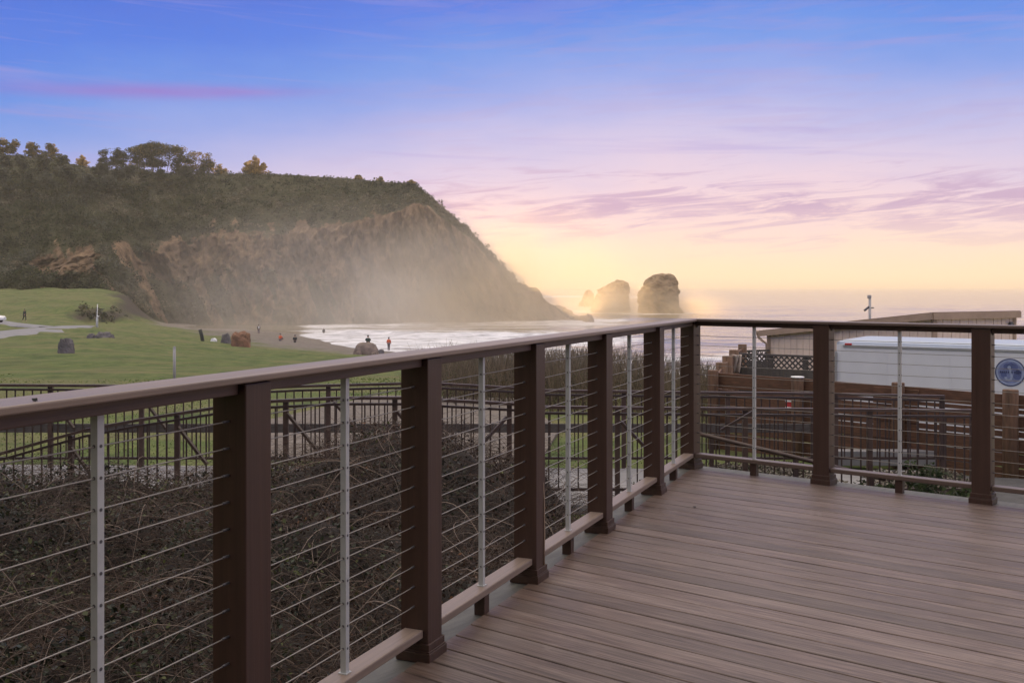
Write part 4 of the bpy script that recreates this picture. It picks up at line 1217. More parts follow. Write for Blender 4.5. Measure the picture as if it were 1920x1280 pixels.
# ------------------------------------------------------------------ beige building and its surroundings
def building():
    K = Vector((*xy(1752, 17.2), 0)); Lp = Vector((*xy(1444, 21.0), 0)); Mp = Vector((*xy(1901, 17.75), 0))
    a = Lp - K; c = Mp - K
    root = empty('beige_building', (K.x, K.y, -2.2))
    def zt(y, P): return EYE - (y - 538) / FW * P.y + 2.2
    zk, zl, zm = zt(590, K), zt(622, Lp), zt(587, Mp)
    O = Vector((0, 0, 0)); N = a + c
    def wall(p, q, zp, zq, name, sid=True):
        b = MB(); d = (q - p); n = max(2, int(d.length / .12)); dn = d.normalized(); nr = Vector((dn.y, -dn.x, 0))
        if nr.dot(-(K + p)) < 0: nr = -nr
        for i in range(n):
            f0, f1 = i / n, (i + 1) / n - .010 / d.length
            g = .010
            p0, p1 = p + d * f0, p + d * f1; z0, z1 = zp + (zq - zp) * f0, zp + (zq - zp) * f1
            off = nr * (.0 if i % 2 else .006)
            vs = [p0 + off, p1 + off, p1 + off + Vector((0, 0, z1)), p0 + off + Vector((0, 0, z0)), p0 - nr * .1, p1 - nr * .1, p1 - nr * .1 + Vector((0, 0, z1)), p0 - nr * .1 + Vector((0, 0, z0))]
            b.add(vs, [(0, 1, 2, 3), (5, 4, 7, 6), (3, 2, 6, 7), (0, 4, 5, 1), (0, 3, 7, 4), (1, 5, 6, 2)])
        b.add([p - nr * .02, q - nr * .02, q - nr * .02 + Vector((0, 0, zq - .01)), p - nr * .02 + Vector((0, 0, zp - .01))], [(0, 1, 2, 3)])
        return b.build(name, M['siding'], root)
    zn = zl + (zm - zk)
    wall(O, a, zk, zl, 'wall'); wall(O, c, zk, zm, 'wall'); wall(a, N, zl, zn, 'wall'); wall(c, N, zm, zn, 'wall')
    # roof slab with overhang
    ah, ch_ = a.normalized(), c.normalized()
    ov = .32
    corners = [O - ah * ov * .25 - ch_ * .12, a + ah * ov - ch_ * .12, N + ah * ov + ch_ * .1, c - ah * ov * .25 + ch_ * .1]
    zs = [zk, zl - ov * (zk - zl) / a.length, zn - ov * (zk - zl) / a.length, zm]
    b = MB(); vs = [p + Vector((0, 0, z + .005)) for p, z in zip(corners, zs)] + [p + Vector((0, 0, z + .06)) for p, z in zip(corners, zs)]
    b.add(vs, [(3, 2, 1, 0), (4, 5, 6, 7), (0, 1, 5, 4), (1, 2, 6, 5), (2, 3, 7, 6), (3, 0, 4, 7)]); b.build('roof', M['roofing'], root)
    fb_ = MB()
    for i, j in ((0, 1), (3, 0)):
        p, q = corners[i] + Vector((0, 0, zs[i] - .03)), corners[j] + Vector((0, 0, zs[j] - .03))
        dn = (q - p).normalized(); nr = Vector((dn.y, -dn.x, 0))
        if nr.dot(-K) < 0: nr = -nr
        fb_.bar(p + nr * .02, q + nr * .02, .03, .15)
    fb_.build('fascia', M['trimtan'], root)
    MB().box((0, 0, (zk - .12) / 2), (.1, .1, zk - .12)).build('corner_trim', M['trimtan'], root, .005)
    q = a + ah * .03; MB().box((q.x, q.y, (zl - .05) / 2), (.12, .12, zl - .05)).build('corner_trim', M['trimtan'], root, .005)
    q = c; MB().box((q.x, q.y, (zm - .1) / 2), (.07, .07, zm - .1)).build('corner_trim', M['trimtan'], root, .005)
    # gutter along the low eave with a bent downpipe
    e0, e1 = corners[1] + ah * .05, corners[2] + ah * .05; ze = zs[1]
    g = MB().tube([e0 + Vector((0, 0, ze)) - ch_ * .05, e1 + Vector((0, 0, ze))], .06, 8)
    g.build('gutter', M['trimtan'], root)
    pts = [e0 + Vector((0, 0, ze - .04)), e0 - ah * .02 + Vector((0, 0, ze - .12)), e0 - ah * .2 + Vector((0, 0, ze - .22)), a + ah * .08 - ch_ * .05 + Vector((0, 0, ze - .30)), a + ah * .08 - ch_ * .05 + Vector((0, 0, .1))]
    MB().tube(pts, .035, 8).build('downpipe', M['trimtan'], root)
    # wall light near the right corner
    q = c * .94 + Vector((0, 0, zt(607, Mp))); nr = Vector((ch_.y, -ch_.x, 0)); nr = nr if nr.dot(-K) > 0 else -nr
    MB().tube([q + nr * .02, q + nr * .09], .05, 12).build('wall_light', M['fitting'], root)
    tag(root, 'beige vertical-sided building with low sloping roof', 'building')
    # antenna pole standing behind the roof edge
    p = at(1631, 600, 21.5); po = empty('antenna_pole', (p.x, p.y, -2.4))
    top_ = EYE - (553 - 538) / F * 21.5 + 2.4
    MB().tube([(0, 0, 0), (0, 0, top_)], .036, 10).build('pole', M['greypost'], po)
    MB().box((-.015, 0, top_ - .05), (.10, .09, .10)).build('camera_head', M['greypost'], po, .02)
    h2 = EYE - (577 - 538) / F * 21.5 + 2.4
    br_ = MB().bar((-.16, 0, h2 - .08), (-.02, 0, h2 + .03), .05, .05); br_.bar((.02, 0, h2), (.11, 0, h2), .03, .03)
    br_.build('bracket', M['fitting'], po)
    tag(po, 'thin grey pole with a camera head rising above the building roof', 'pole')
building()

def lattice_fence():
    root = empty('lattice_fence', (*xy(1384, 17.6), -2.2))
    o0 = Vector((*xy(1384, 17.6), 0))
    def panel(p0, p1, zlo, zhi, name):
        d = p1 - p0; L = d.length; dn = d.normalized(); b = MB(); st = .13
        h = zhi - zlo; k = -h
        while k < L:
            for sg in (1, -1):
                x0, x1 = (k, k + h) if sg == 1 else (k + h, k)
                za, zb = zlo, zhi
                lo, hi = min(x0, x1), max(x0, x1)
                f0, f1 = max(0, (0 - lo) / h), min(1, (L - lo) / h)
                if f1 <= f0: continue
                if sg == 1: pa, pb = (lo + h * f0, zlo + h * f0), (lo + h * f1, zlo + h * f1)
                else: pa, pb = (lo + h * f0, zhi - h * f0), (lo + h * f1, zhi - h * f1)
                y = .006 * sg; nr = Vector((dn.y, -dn.x, 0)) * y
                b.bar(p0 + dn * pa[0] + Vector((0, 0, pa[1])) + nr, p0 + dn * pb[0] + Vector((0, 0, pb[1])) + nr, .009, .036)
            k += st
        b.build(name, M['greyplank'], root)
    A, B = Vector((*xy(1384, 17.6), 0)) - o0, Vector((*xy(1575, 16.6), 0)) - o0
    z1 = EYE - (667 - 538) / F * 17.3 + 2.2; z0 = EYE - (690 - 538) / F * 17.3 + 2.2
    panel(A, B, z0, z1, 'lattice')
    MB().bar(A + Vector((0, 0, z1 + .02)), B + Vector((0, 0, z1 + .02)), .06, .05).build('rail', M['greyplank'], root)
    bd = MB(); n = 26; d = B - A
    for i in range(n): bd.bar(A + d * (i / n) + Vector((0, 0, z0 / 2)), A + d * ((i + .96) / n) + Vector((0, 0, z0 / 2)), .03, z0 - .02)
    bd.build('board_panel', M['greyplank'], root)
    for f in (0, .34, .68, 1.0):
        q = A + d * f; MB().box((q.x, q.y + .05, z1 / 2), (.1, .08, z1 + .02)).build('post', M['greyplank'], root)
    A2, B2 = Vector((*xy(1368, 21.5), 0)) - o0, Vector((*xy(1442, 20.9), 0)) - o0
    z3 = EYE - (659 - 538) / F * 21.2 + 2.2
    panel(A2, B2, z3 - .22, z3, 'lattice')
    MB().bar(A2 + Vector((0, 0, z3 - .03)), B2 + Vector((0, 0, z3 + .06)), .06, .06).build('rail', M['greyplank'], root)
    MB().bar(A2 + Vector((0, 0, (z3 - .24) / 2)), B2 + Vector((0, 0, (z3 - .24) / 2)), .03, z3 - .24).build('board_panel', M['greyplank'], root)
    tag(root, 'grey board fence topped with lattice below the building', 'fence')
    # tarp hanging over the end of the fence
    n, mm = 10, 12; vs = []
    for j in range(mm):
        for i in range(n):
            f, g = i / (n - 1), j / (mm - 1)
            q = at(1370 + 12 * f + 7 * (1 - g) * f, 664 + 34 * g, 17.2)
            vs.append(q + Vector((0, .10 * math.sin(f * 9 + g * 2) - .15 * f, 0)))
    o = MB().add(vs, [(j * n + i, j * n + i + 1, (j + 1) * n + i + 1, (j + 1) * n + i) for j in range(mm - 1) for i in range(n - 1)], 0, True).build('tarp', M['tarp'])
    so = o.modifiers.new('s', 'SOLIDIFY'); so.thickness = .012
    tag(o, 'pale crumpled tarp hanging at the end of the lattice fence', 'tarp')
lattice_fence()

# ------------------------------------------------------------------ brambles below the deck
WX = (vx * Ly - ux * Lx, vy * Ly - uy * Lx)     # world direction across the left leg, towards the deck
def bramble_top(X, Y):
    px = X / np.maximum(Y, .5) * FW + 960
    Y = Y / K
    hump = .50 * np.exp(-((px - 760) / 210) ** 2) * sstep(5.5, 8.5, Y)
    base = -.93 + hump - .08 * np.exp(-((px - 240) / 200) ** 2) * sstep(6, 8.5, Y)
    base = base - .45 * sstep(990, 1080, px) * sstep(6, 8, Y)
    return np.where(Y > 9.0, base - (Y - 9.0) * 1.6, base)
def left_off(X, Y): return (X - C6[0]) * WX[0] + (Y - C6[1]) * WX[1]
gx, gy = np.meshgrid(np.linspace(-9.5, 2.6, 150), np.linspace(-.5, 9.6 * K, 150), indexing='ij')
bz = bramble_top(gx, gy) + fbn(gx, gy, gx * 0, .75, 4, .8) * .34 - .09
lx = left_off(gx, gy); ly = (gx - C6[0]) * ux + (gy - C6[1]) * uy
edge = sstep(-.10, -.45, lx) ; edge2 = np.maximum(edge, sstep(.2, .7, ly))
bz = np.where(edge2 < 1, -1.5 + (bz + 1.5) * edge2, bz)
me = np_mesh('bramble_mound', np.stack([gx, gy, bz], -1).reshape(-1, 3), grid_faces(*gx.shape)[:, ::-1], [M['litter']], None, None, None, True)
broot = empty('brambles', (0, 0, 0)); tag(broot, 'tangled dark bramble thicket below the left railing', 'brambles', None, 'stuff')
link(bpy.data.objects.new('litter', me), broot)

def sample_xy(n):
    """more samples close to the deck, where leaves are seen largest"""
    out = []
    while sum(len(o) for o in out) < n:
        k = n
        Y = rng.uniform(.3, 1, k) ** 1.0 * 0 + rng.choice([0, 1], k) * 0 + ((rng.uniform(0, 1, k) ** 1.35) * 8.8 + .6) * K
        X = rng.uniform(-9, 2.3, k)
        ok = ((left_off(X, Y) < -.22) | ((X - C6[0]) * ux + (Y - C6[1]) * uy > .35)) & (X / Y > -.8)
        out.append(np.stack([X[ok], Y[ok]], -1))
    return np.concatenate(out)[:n]
NL = 120000
P = sample_xy(NL)
dens = fbn(P[:, 0], P[:, 1], P[:, 0] * 0, .8, 3, .9)
zt_ = bramble_top(P[:, 0], P[:, 1]) + fbn(P[:, 0], P[:, 1], P[:, 0] * 0, .75, 4, .8) * .34
Zp = zt_ + rng.uniform(-.16, .12, NL) + np.where(rng.uniform(size=NL) > .96, rng.uniform(0, .18, NL), 0)
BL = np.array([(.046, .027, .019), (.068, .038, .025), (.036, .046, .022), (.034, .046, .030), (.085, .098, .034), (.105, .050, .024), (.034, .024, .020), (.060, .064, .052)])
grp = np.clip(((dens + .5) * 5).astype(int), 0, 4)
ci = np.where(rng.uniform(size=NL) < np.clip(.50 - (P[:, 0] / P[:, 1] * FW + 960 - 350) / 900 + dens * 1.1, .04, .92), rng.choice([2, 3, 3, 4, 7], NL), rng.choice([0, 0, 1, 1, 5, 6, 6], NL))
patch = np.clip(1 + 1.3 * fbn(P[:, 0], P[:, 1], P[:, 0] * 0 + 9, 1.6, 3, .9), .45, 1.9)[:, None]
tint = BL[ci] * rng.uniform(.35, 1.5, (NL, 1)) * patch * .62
hi = rng.uniform(size=NL) < .006; tint[hi] = np.array([.20, .18, .16])
sz = rng.uniform(.007, .021, NL) * np.where(np.isin(ci, (2, 3, 4, 7)), 1.45, .95)
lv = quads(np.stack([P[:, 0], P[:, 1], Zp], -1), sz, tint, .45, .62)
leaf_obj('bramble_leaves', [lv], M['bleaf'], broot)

def canes(n, spec, name, parent, mat, seg=8):
    """thin bent three-sided canes: spec(i) -> list of points, radius, tint"""
    Vs, Fs, Ts, b = [], [], [], 0
    for i in range(n):
        pts, r, tn = spec(i)
        k = len(pts); pts = np.asarray(pts)
        d = np.gradient(pts, axis=0); d /= np.linalg.norm(d, axis=1)[:, None] + 1e-9
        a = np.cross(d, [.31, .52, .79]); a /= np.linalg.norm(a, axis=1)[:, None] + 1e-9; c = np.cross(d, a)
        rr = np.linspace(1, .45, k)[:, None] * r
        ring = np.stack([pts + (a * math.cos(q) + c * math.sin(q)) * rr for q in (0, 2.094, 4.189)], 1)
        Vs.append(ring.reshape(-1, 3))
        f = []
        for j in range(k - 1):
            for q in range(3):
                f.append((j * 3 + q, j * 3 + (q + 1) % 3, j * 3 + 3 + (q + 1) % 3, j * 3 + 3 + q))
        Fs.append(np.array(f) + b); Ts.append(np.tile(tn, (k * 3, 1))); b += k * 3
    me = np_mesh(name, np.concatenate(Vs), np.concatenate(Fs), [mat], np.concatenate(Ts))
    return link(bpy.data.objects.new(name, me), parent)
CP = sample_xy(15000)
cden = fbn(CP[:, 0], CP[:, 1], CP[:, 0] * 0, .8, 3, .9)
ctop = bramble_top(CP[:, 0], CP[:, 1]) + fbn(CP[:, 0], CP[:, 1], CP[:, 0] * 0, .75, 4, .8) * .34
CT = np.array([(.105, .068, .050), (.075, .046, .036), (.145, .108, .086), (.26, .205, .17), (.055, .035, .028)])
def cane_spec(i):
    x, y = CP[i]; L = rng.uniform(.25, 1.2); ang = rng.uniform(0, 6.283); k = 8
    bend = rng.normal(0, 1.3); rise = rng.uniform(.02, .30) * L
    s = np.linspace(0, 1, k); th = ang + bend * s
    X = x + np.cumsum(np.cos(th)) * L / k; Y = y + np.cumsum(np.sin(th)) * L / k
    Z = ctop[i] - .06 + rise * np.sin(s * math.pi * rng.uniform(.7, 1.25)) + rng.uniform(-.05, .10) + rng.normal(0, .01, k)
    lx_ = left_off(X, Y); bad = (lx_ > -.14) & ((X - C6[0]) * ux + (Y - C6[1]) * uy < .3)
    X = np.where(bad, X - (lx_ + .14) * WX[0], X); Y = np.where(bad, Y - (lx_ + .14) * WX[1], Y)
    return np.stack([X, Y, Z], -1), rng.uniform(.0011, .0030), CT[rng.choice(5, p=[.28, .36, .14, .05, .17])] * rng.uniform(.4, .95)
canes(len(CP), cane_spec, 'canes', broot, M['cane'])
OP = sample_xy(330)
def old_cane(i):
    x, y = OP[i]; L = rng.uniform(.5, 1.7); ang = rng.uniform(0, 6.283); k = 10; s = np.linspace(0, 1, k)
    th = ang + rng.normal(0, 1.0) * s; X = x + np.cumsum(np.cos(th)) * L / k; Y = y + np.cumsum(np.sin(th)) * L / k
    lx_ = left_off(X, Y); sh = np.maximum(lx_.max() + .16, 0); X -= sh * WX[0]; Y -= sh * WX[1]
    z = float(bramble_top(np.array([x]), np.array([y]))[0])
    return np.stack([X, Y, z + .04 + rng.uniform(.05, .30) * L * np.sin(s * math.pi)], -1), rng.uniform(.0025, .0050), np.array((.19, .145, .12)) * rng.uniform(.5, 1.3)
canes(len(OP), old_cane, 'arching_canes', broot, M['cane'])
FP = sample_xy(420)
sel = rng.uniform(size=420) < .8
def twig_up(i):
    x, y = FP[i]; z = float(bramble_top(np.array([x]), np.array([y]))[0]); h = rng.uniform(.15, .5); k = 6; s = np.linspace(0, 1, k)
    dx, dy = rng.normal(0, .2, 2)
    return np.stack([x + dx * s ** 1.6, y + dy * s ** 1.6, z - .1 + h * s], -1), rng.uniform(.0015, .003), np.array((.12, .09, .075)) * rng.uniform(.4, 1.2)
canes(len(FP), twig_up, 'upright_stems', broot, M['cane'])

# ------------------------------------------------------------------ willow thicket between the ramp and the sea
troot = empty('thicket', (0, 0, 0)); tag(troot, 'bare brown thicket of thin twigs behind the ramp railings', 'thicket', None, 'stuff')
TW = np.array([(.13, .10, .07), (.17, .13, .09), (.10, .085, .06), (.15, .12, .075), (.19, .145, .10)])
TS = []
for i in range(3600):
    px = rng.uniform(775, 1345); d = rng.uniform(17.5, 29)
    if px > 1150 and rng.uniform() > .62: continue
    if px < 830 and d < 24: continue
    ytop = np.interp(px, [775, 830, 900, 1000, 1080, 1150, 1180, 1250, 1345], [655, 652, 655, 652, 652, 648, 656, 668, 682]) + rng.exponential(15)
    TS.append((px, d, ytop))
def tw_spec(i):
    px, d, yt = TS[i % len(TS)]
    x, y = xy(px, d); z0 = hz1(x, y) - .05; zt = EYE - (yt - 538) / F * d
    k = 7; s = np.linspace(0, 1, k); dx, dy = rng.normal(0, .22, 2)
    X = x + dx * s ** 1.5 + rng.normal(0, .012, k); Y = y + dy * s ** 1.5
    if i >= len(TS):       # a side branch from partway up
        f = rng.uniform(.35, .85); zb = z0 + (zt - z0) * f; ln = rng.uniform(.2, .55); a = rng.uniform(0, 6.28)
        X = x + dx * f ** 1.5 + math.cos(a) * ln * .5 * s; Y = y + dy * f ** 1.5 + math.sin(a) * ln * .5 * s
        return np.stack([X, Y, zb + ln * s], -1), rng.uniform(.003, .006), TW[rng.integers(5)] * rng.uniform(.7, 1.2)
    return np.stack([X, Y, z0 + (zt - z0) * s], -1), rng.uniform(.006, .011), TW[rng.integers(5)] * rng.uniform(.7, 1.2)
canes(len(TS) * 3, tw_spec, 'twigs', troot, M['cane'])
tc_ = []
for px, d, yt in TS[::2]:
    x, y = xy(px, d); z0 = hz1(x, y); zt = EYE - (yt - 538) / F * d
    tc_.append((x, y, z0 + (zt - z0) * rng.uniform(.05, .55)))
leaf_obj('dry_leaves', [clump(0, np.array(tc_), .24, 16, .035, [(.11, .085, .05), (.085, .08, .045), (.13, .10, .06)], .1, 1.2)], M['leaf'], troot)

# grass blades on the nearer lawn
gp = []
while len(gp) < 16000:
    d = 11.6 * math.exp(rng.uniform(0, .9)); px = rng.uniform(-120, 1340)
    x, y = xy(px, d)
    if hz1 is None: pass
    gp.append((x, y))
gp = np.array(gp); gz = hz(gp[:, 0], gp[:, 1])
inyard = (gp[:, 0] > -5.0) & (gp[:, 0] < .8) & (gp[:, 1] < 19 * K)
okg = (gz > -4.9) & ~inyard
gp, gz = gp[okg], gz[okg]
def blades(P, z, h, w, tint):
    n = len(P); a = rng.uniform(0, 6.283, n); dx, dy = np.cos(a) * w, np.sin(a) * w
    lx_, ly_ = rng.normal(0, .4, (2, n)) * h
    Vv = np.stack([np.stack([P[:, 0] - dx, P[:, 1] - dy, z - .02], -1), np.stack([P[:, 0] + dx, P[:, 1] + dy, z - .02], -1),
                   np.stack([P[:, 0] + dx * .3 + lx_, P[:, 1] + dy * .3 + ly_, z + h], -1), np.stack([P[:, 0] - dx * .3 + lx_, P[:, 1] - dy * .3 + ly_, z + h], -1)], 1).reshape(-1, 3)
    return Vv, np.arange(4 * n).reshape(n, 4), np.repeat(tint, 4, 0)
gn = fbn(gp[:, 0], gp[:, 1], gp[:, 0] * 0, .25, 3)
gt = np.array([(.14, .19, .06)]) * rng.uniform(.6, 1.4, (len(gp), 1)) + np.clip(gn, 0, 1)[:, None] * np.array([[.07, .03, .012]])
sc_ = np.clip(gp[:, 1] / 14, 1, 3)
o = leaf_obj('grass', [blades(gp, gz, rng.uniform(.008, .022, len(gp)), rng.uniform(.01, .022, len(gp)) * sc_, gt)], M['leaf'])
tag(o, 'short green grass of the near lawn', 'grass', None, 'stuff')

# weeds and dry ground cover beyond the right railing
DRY = [(.15, .125, .10), (.10, .09, .07), (.19, .17, .145), (.07, .075, .045)]
cc = np.concatenate([np.stack([rng.uniform(1.6, 5.6, 600), rng.uniform(8.2, 9.9, 600) * K, rng.uniform(-1.36, -1.22, 600)], -1),
                     np.stack([rng.uniform(2.45, 4.15, 700), rng.uniform(9.5, 10.8, 700) * K, rng.uniform(-1.32, -1.23, 700)], -1),
                     np.stack([rng.uniform(4.9, 6.0, 300), rng.uniform(9.5, 10.4, 300) * K, rng.uniform(-1.32, -1.23, 300)], -1)])
keep = ((cc[:, 0] - C6[0]) * ux + (cc[:, 1] - C6[1]) * uy) > .35
o = leaf_obj('ground_cover', [clump(0, cc[keep], .16, 26, .026, DRY, .6, .5)], M['bleaf'])
tag(o, 'dry greyish ground cover beyond the right railing', 'ground cover', None, 'stuff')
mound = MB()
GRN = [(.042, .062, .026), (.06, .085, .034), (.032, .046, .022)]
def weed(px, d, h, w, seed, label):
    x, y = xy(px, d); rs = random.Random(seed); root = empty('weed', (x, y, -1.32))
    b = MB(); ce = []
    for k in range(9):
        a = rs.uniform(0, 6.28); e = Vector((math.cos(a) * w * .5 * rs.uniform(.3, 1), math.sin(a) * w * .5 * rs.uniform(.3, 1), h * rs.uniform(.55, 1)))
        b.tube([(0, 0, -.05), e * .5 + Vector((0, 0, h * .1)), e], [.008, .006, .003], 5)
        for q in (.4, .6, .8, 1): ce.append(tuple(e * q))
    b.build('stems', M['bark'], root)
    leaf_obj('foliage', [clump(0, np.array(ce), w * .14, 14, .034, GRN, .3, .8)], M['leaf'], root)
    tag(root, label, 'weed', 'weeds beyond the right railing')
weed(1735, 8.9, .62, .55, 1, 'tall thin green weed before the picket railing')
weed(1782, 8.4, .46, .75, 2, 'bushy green weed left of the second post from the corner')
weed(1722, 8.3, .30, .5, 3, 'low green weed left of the bushier one')
weed(1810, 8.6, .36, .5, 4, 'low green weed partly behind the right railing post')
weed(1862, 7.6, .36, .4, 5, 'small green weed at the foot of the right railing post by the driveway')
weed(1640, 9.0, .30, .5, 6, 'sparse weed beside the pickets near the second baluster')

# ------------------------------------------------------------------ haze and spray
def vol(name, dens, c, aniso, emis=0.0):
    m = bpy.data.materials.new(name); m.use_nodes = True; nt = m.node_tree; nt.nodes.clear()
    o = nt.nodes.new('ShaderNodeOutputMaterial'); v = nt.nodes.new('ShaderNodeVolumePrincipled')
    v.inputs['Color'].default_value = (*c, 1); v.inputs['Density'].default_value = dens; v.inputs['Anisotropy'].default_value = aniso
    nt.links.new(v.outputs[0], o.inputs['Volume']); return m
HAZE = True
if HAZE:
    hb = MB().box((0, 27700, 28), (270000, 56600, 92)).build('haze', vol('haze_air', .00032, (.99, .91, .72), .22))
    tag(hb, 'thin pale sea haze over the whole bay', 'haze', None, 'stuff')
def spray_mat(dens, c, aniso, seed):
    """spray thinning out smoothly from the middle of the bank to its rim"""
    m = bpy.data.materials.new('spray'); m.use_nodes = True; nt = m.node_tree; nt.nodes.clear(); t = NT(nt)
    o = t.n('ShaderNodeOutputMaterial'); v = t.n('ShaderNodeVolumePrincipled')
    v.inputs['Color'].default_value = (*c, 1); v.inputs['Anisotropy'].default_value = aniso
    tc = t.n('ShaderNodeTexCoord').outputs['Object']
    r2 = t.n('ShaderNodeVectorMath', operation='DOT_PRODUCT'); t.l(tc, r2.inputs[0]); t.l(tc, r2.inputs[1])
    f = t.math('SUBTRACT', 1.0, r2.outputs['Value'], True)
    f = t.math('MULTIPLY', f, f)
    n = t.noise(t.mapping(tc, (2.4, 1.5, 2.0), (0, 0, 0), (seed, 0, 0)), 1.0, 3, .55)
    n = t.math('MULTIPLY', t.math('SUBTRACT', n, .30, True), 5.0)
    t.l(t.math('MULTIPLY', t.math('MULTIPLY', f, n), dens), v.inputs['Density'])
    t.l(v.outputs[0], o.inputs['Volume']); return m
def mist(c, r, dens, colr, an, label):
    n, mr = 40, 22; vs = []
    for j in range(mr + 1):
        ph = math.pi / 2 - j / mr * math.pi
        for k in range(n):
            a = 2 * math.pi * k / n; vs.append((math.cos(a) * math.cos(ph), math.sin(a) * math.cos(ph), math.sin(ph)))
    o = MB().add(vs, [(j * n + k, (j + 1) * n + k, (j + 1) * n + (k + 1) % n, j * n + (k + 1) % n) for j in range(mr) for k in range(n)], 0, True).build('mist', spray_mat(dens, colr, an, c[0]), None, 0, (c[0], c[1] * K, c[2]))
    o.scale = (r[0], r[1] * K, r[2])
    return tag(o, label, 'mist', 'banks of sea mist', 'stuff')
mist((-34, 172, -9), (78, 42, 34), .0120, (.99, .93, .86), .35, 'bank of pale sea mist over the cove at the cliff foot')
mist((-4, 190, -6), (46, 26, 37), .025, (1, .85, .62), .5, 'spray drifting off the headland tip')  # golden sun glow is put into the spray colour
mist((48, 282, -10), (44, 26, 15), .040, (1, .84, .58), .62, 'low spray with sunlit gold in its colour round the sea stacks')  # sunlit gold is painted into this bank's colour

# ------------------------------------------------------------------ sky and light
w = bpy.data.worlds.new('World'); scene.world = w; w.use_nodes = True
t = NT(w.node_tree); w.node_tree.nodes.clear()
HIGH = 1.85
SUN_AZ, SUN_EL = math.degrees(math.atan((866 - 960) / FW)), 2.0
out = t.n('ShaderNodeOutputWorld')
dirv = t.n('ShaderNodeTexCoord').outputs['Generated']
sep = t.n('ShaderNodeSeparateXYZ'); t.l(dirv, sep.inputs[0])
el = t.math('MULTIPLY', t.math('ARCSINE', sep.outputs[2]), 57.2958 * K)     # stretched degrees
az = t.math('MULTIPLY', t.math('ARCTAN2', sep.outputs[0], sep.outputs[1]), 57.2958 * 1.3)
left = t.math('MULTIPLY', t.math('MAXIMUM', t.math('SUBTRACT', 10.0, az), 0.0), .150)
right = t.math('MULTIPLY', t.math('MAXIMUM', t.math('SUBTRACT', az, 10.0), 0.0), .055)
shift = t.math('MINIMUM', t.math('ADD', left, right), 13.0)
shift = t.math('MULTIPLY', shift, t.math('MINIMUM', t.math('ADD', t.math('MULTIPLY', t.math('MAXIMUM', el, 0.0), .11), .12), 1.0))
cv = t.n('ShaderNodeCombineXYZ'); t.l(t.math('MULTIPLY', az, .05), cv.inputs[0]); t.l(t.math('MULTIPLY', el, .26), cv.inputs[1])
cvec = cv.outputs[0]
wob = t.noise(t.mapping(cvec, (1, .6, 1), (0, 0, R(8))), 1.2, 4, .55)
pp = t.math('ADD', t.math('ADD', el, shift), t.math('MULTIPLY', t.math('SUBTRACT', wob, .5), 5.0))
def srgb(c): return tuple(((x / 255 + .055) / 1.055) ** 2.4 if x > 10 else x / 255 / 12.92 for x in c)
stops = [(-5, (238, 214, 172)), (0, (254, 228, 192)), (2.5, (249, 225, 212)), (5, (240, 213, 224)), (7.5, (228, 206, 230)), (10.5, (204, 196, 235)), (13.2, (172, 180, 236)), (16, (128, 160, 236)),
         (19, (78, 142, 234)), (22.5, (34, 116, 229)), (29, (14, 90, 214)), (40, (64, 110, 208)), (90, (90, 130, 210))]
fac = t.math('DIVIDE', t.math('ADD', pp, 10.0), 100.0)
sky = t.ramp(fac, [((a + 10) / 100, srgb(c)) for a, c in stops])
# thin clouds: lilac wisps low down, mauve streaks higher up
wv = t.mapping(cvec, (1.0, 1.0, 1), (0, 0, R(-26)))
wn = t.noise(t.mapping(wv, (1.1, 2.3, 1), (0, 0, 0), (5.1, 2.7, 0)), 2.3, 8, .64, .7)
wl = t.noise(t.mapping(cvec, (.6, .8, 1), (0, 0, 0), (7.1, 0, 0)), 1.3, 2, .5)
band = t.ramp(t.math('DIVIDE', el, 30.0), [(.05, 0.0), (.14, .55), (.20, 1.0), (.25, .75), (.33, .18), (1.0, .12)])
wm = t.ramp(t.math('ADD', wn, t.math('MULTIPLY', t.math('SUBTRACT', wl, .5), .5)), [(.49, 0.0), (.63, 1.0)])
right_side = t.ramp(t.math('DIVIDE', t.math('ADD', az, 60), 120.0), [(.38, .1), (.47, 1.0), (1.0, 1.0)])
sky = t.mix(t.math('MULTIPLY', t.math('MULTIPLY', t.math('MULTIPLY', wm, band), right_side), .90), sky, srgb((176, 146, 202)))
sn = t.noise(t.mapping(t.mapping(cvec, (1, 1, 1), (0, 0, R(14))), (.55, 2.1, 1), (0, 0, 0), (1.7, 4.4, 0)), 1.4, 7, .58, .5)
sm = t.ramp(sn, [(.54, 0.0), (.70, 1.0)])
hb2 = t.ramp(t.math('DIVIDE', el, 30.0), [(.22, 0.0), (.36, .8), (.55, .8), (1.0, .25)])
sky = t.mix(t.math('MULTIPLY', t.math('MULTIPLY', sm, hb2), .62), sky, srgb((154, 146, 222)))
# one rosy streak high on the left
def gauss(v, c, s): 
    q = t.math('DIVIDE', t.math('SUBTRACT', v, c), s); return t.math('POWER', 2.718, t.math('MULTIPLY', t.math('MULTIPLY', q, q), -1.0))
el_line = t.math('SUBTRACT', el, t.math('MULTIPLY', t.math('ADD', az, 25.0), .045))
rose = t.math('MULTIPLY', gauss(el_line, 13.75, .5), gauss(az, -25.0, 9.0))
rose = t.math('MULTIPLY', rose, t.math('ADD', t.math('MULTIPLY', wn, 1.0), .25))
sky = t.mix(t.math('MULTIPLY', rose, .95, True), sky, srgb((140, 100, 205)))
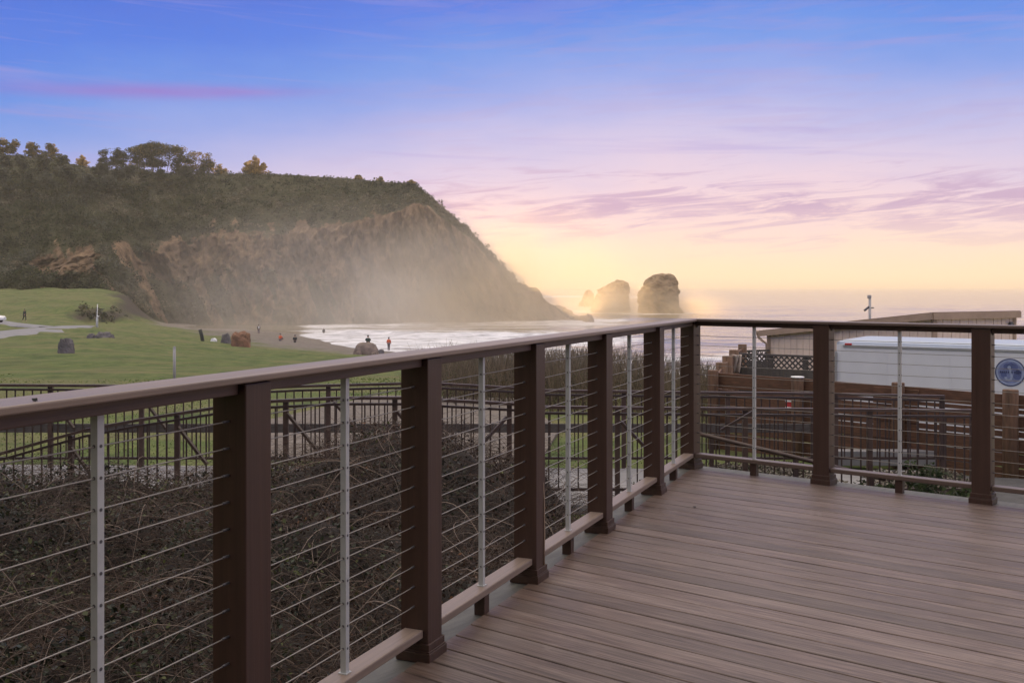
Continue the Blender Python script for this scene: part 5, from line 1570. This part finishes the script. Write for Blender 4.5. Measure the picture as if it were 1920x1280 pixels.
# unseen sky overhead and behind, brightened to lift the light on the land
hi_el = t.ramp(t.math('DIVIDE', el, 90.0), [(.0, 0.0), (.27, 0.0), (.48, 1.0)])
hi_az = t.ramp(t.math('DIVIDE', t.math('ABSOLUTE', az), 234.0), [(.38, 0.0), (.62, 1.0)])
hw = t.math('MULTIPLY', hi_el, t.math('SUBTRACT', 1.0, t.math('MULTIPLY', hi_az, .30)))
vsc = t.n('ShaderNodeVectorMath', operation='SCALE'); vsc.inputs[0].default_value = (1.0, .88, .75); vsc.inputs['Scale'].default_value = HIGH
sky = t.mix(hw, sky, vsc.outputs[0])
bg1 = t.n('ShaderNodeBackground'); t.l(sky, bg1.inputs[0]); bg1.inputs[1].default_value = 1.0
ns = t.n('ShaderNodeTexSky', sky_type='NISHITA'); ns.sun_disc = False; ns.sun_elevation = R(SUN_EL); ns.sun_rotation = R(SUN_AZ); ns.altitude = 10
bg2 = t.n('ShaderNodeBackground'); t.l(ns.outputs[0], bg2.inputs[0]); bg2.inputs[1].default_value = .005
ad = t.n('ShaderNodeAddShader'); t.l(bg1.outputs[0], ad.inputs[0]); t.l(bg2.outputs[0], ad.inputs[1]); t.l(ad.outputs[0], out.inputs['Surface'])

sd = bpy.data.lights.new('sun', 'SUN'); sd.energy = 5.0; sd.angle = R(.5); sd.color = (1.0, .66, .34)
so = bpy.data.objects.new('sun', sd); col.objects.link(so)
sdir = Vector((math.sin(R(SUN_AZ)) * math.cos(R(SUN_EL)), math.cos(R(SUN_AZ)) * math.cos(R(SUN_EL)), math.sin(R(SUN_EL))))
so.rotation_euler = sdir.to_track_quat('Z', 'Y').to_euler(); so.location = (0, 60, 60)

# ------------------------------------------------------------------ camera and render settings
cd = bpy.data.cameras.new('camera'); cam = bpy.data.objects.new('camera', cd); col.objects.link(cam)
cam.location = (0, 0, EYE); cam.rotation_euler = (R(90), 0, 0)
cd.sensor_width = 36; cd.lens = FW / 1920 * 36; cd.shift_y = -(640 - 538) / 1920
cd.clip_start = .05; cd.clip_end = 90000
scene.camera = cam
vs_ = scene.view_settings; vs_.view_transform = 'Standard'; vs_.look = 'None'; vs_.exposure = 0; vs_.gamma = 1
cy = scene.cycles
cy.max_bounces = 6; cy.diffuse_bounces = 3; cy.glossy_bounces = 3; cy.transmission_bounces = 2; cy.volume_bounces = 1; cy.transparent_max_bounces = 4
cy.use_denoising = True; cy.denoiser = 'OPENIMAGEDENOISE'
cy.sample_clamp_indirect = 6
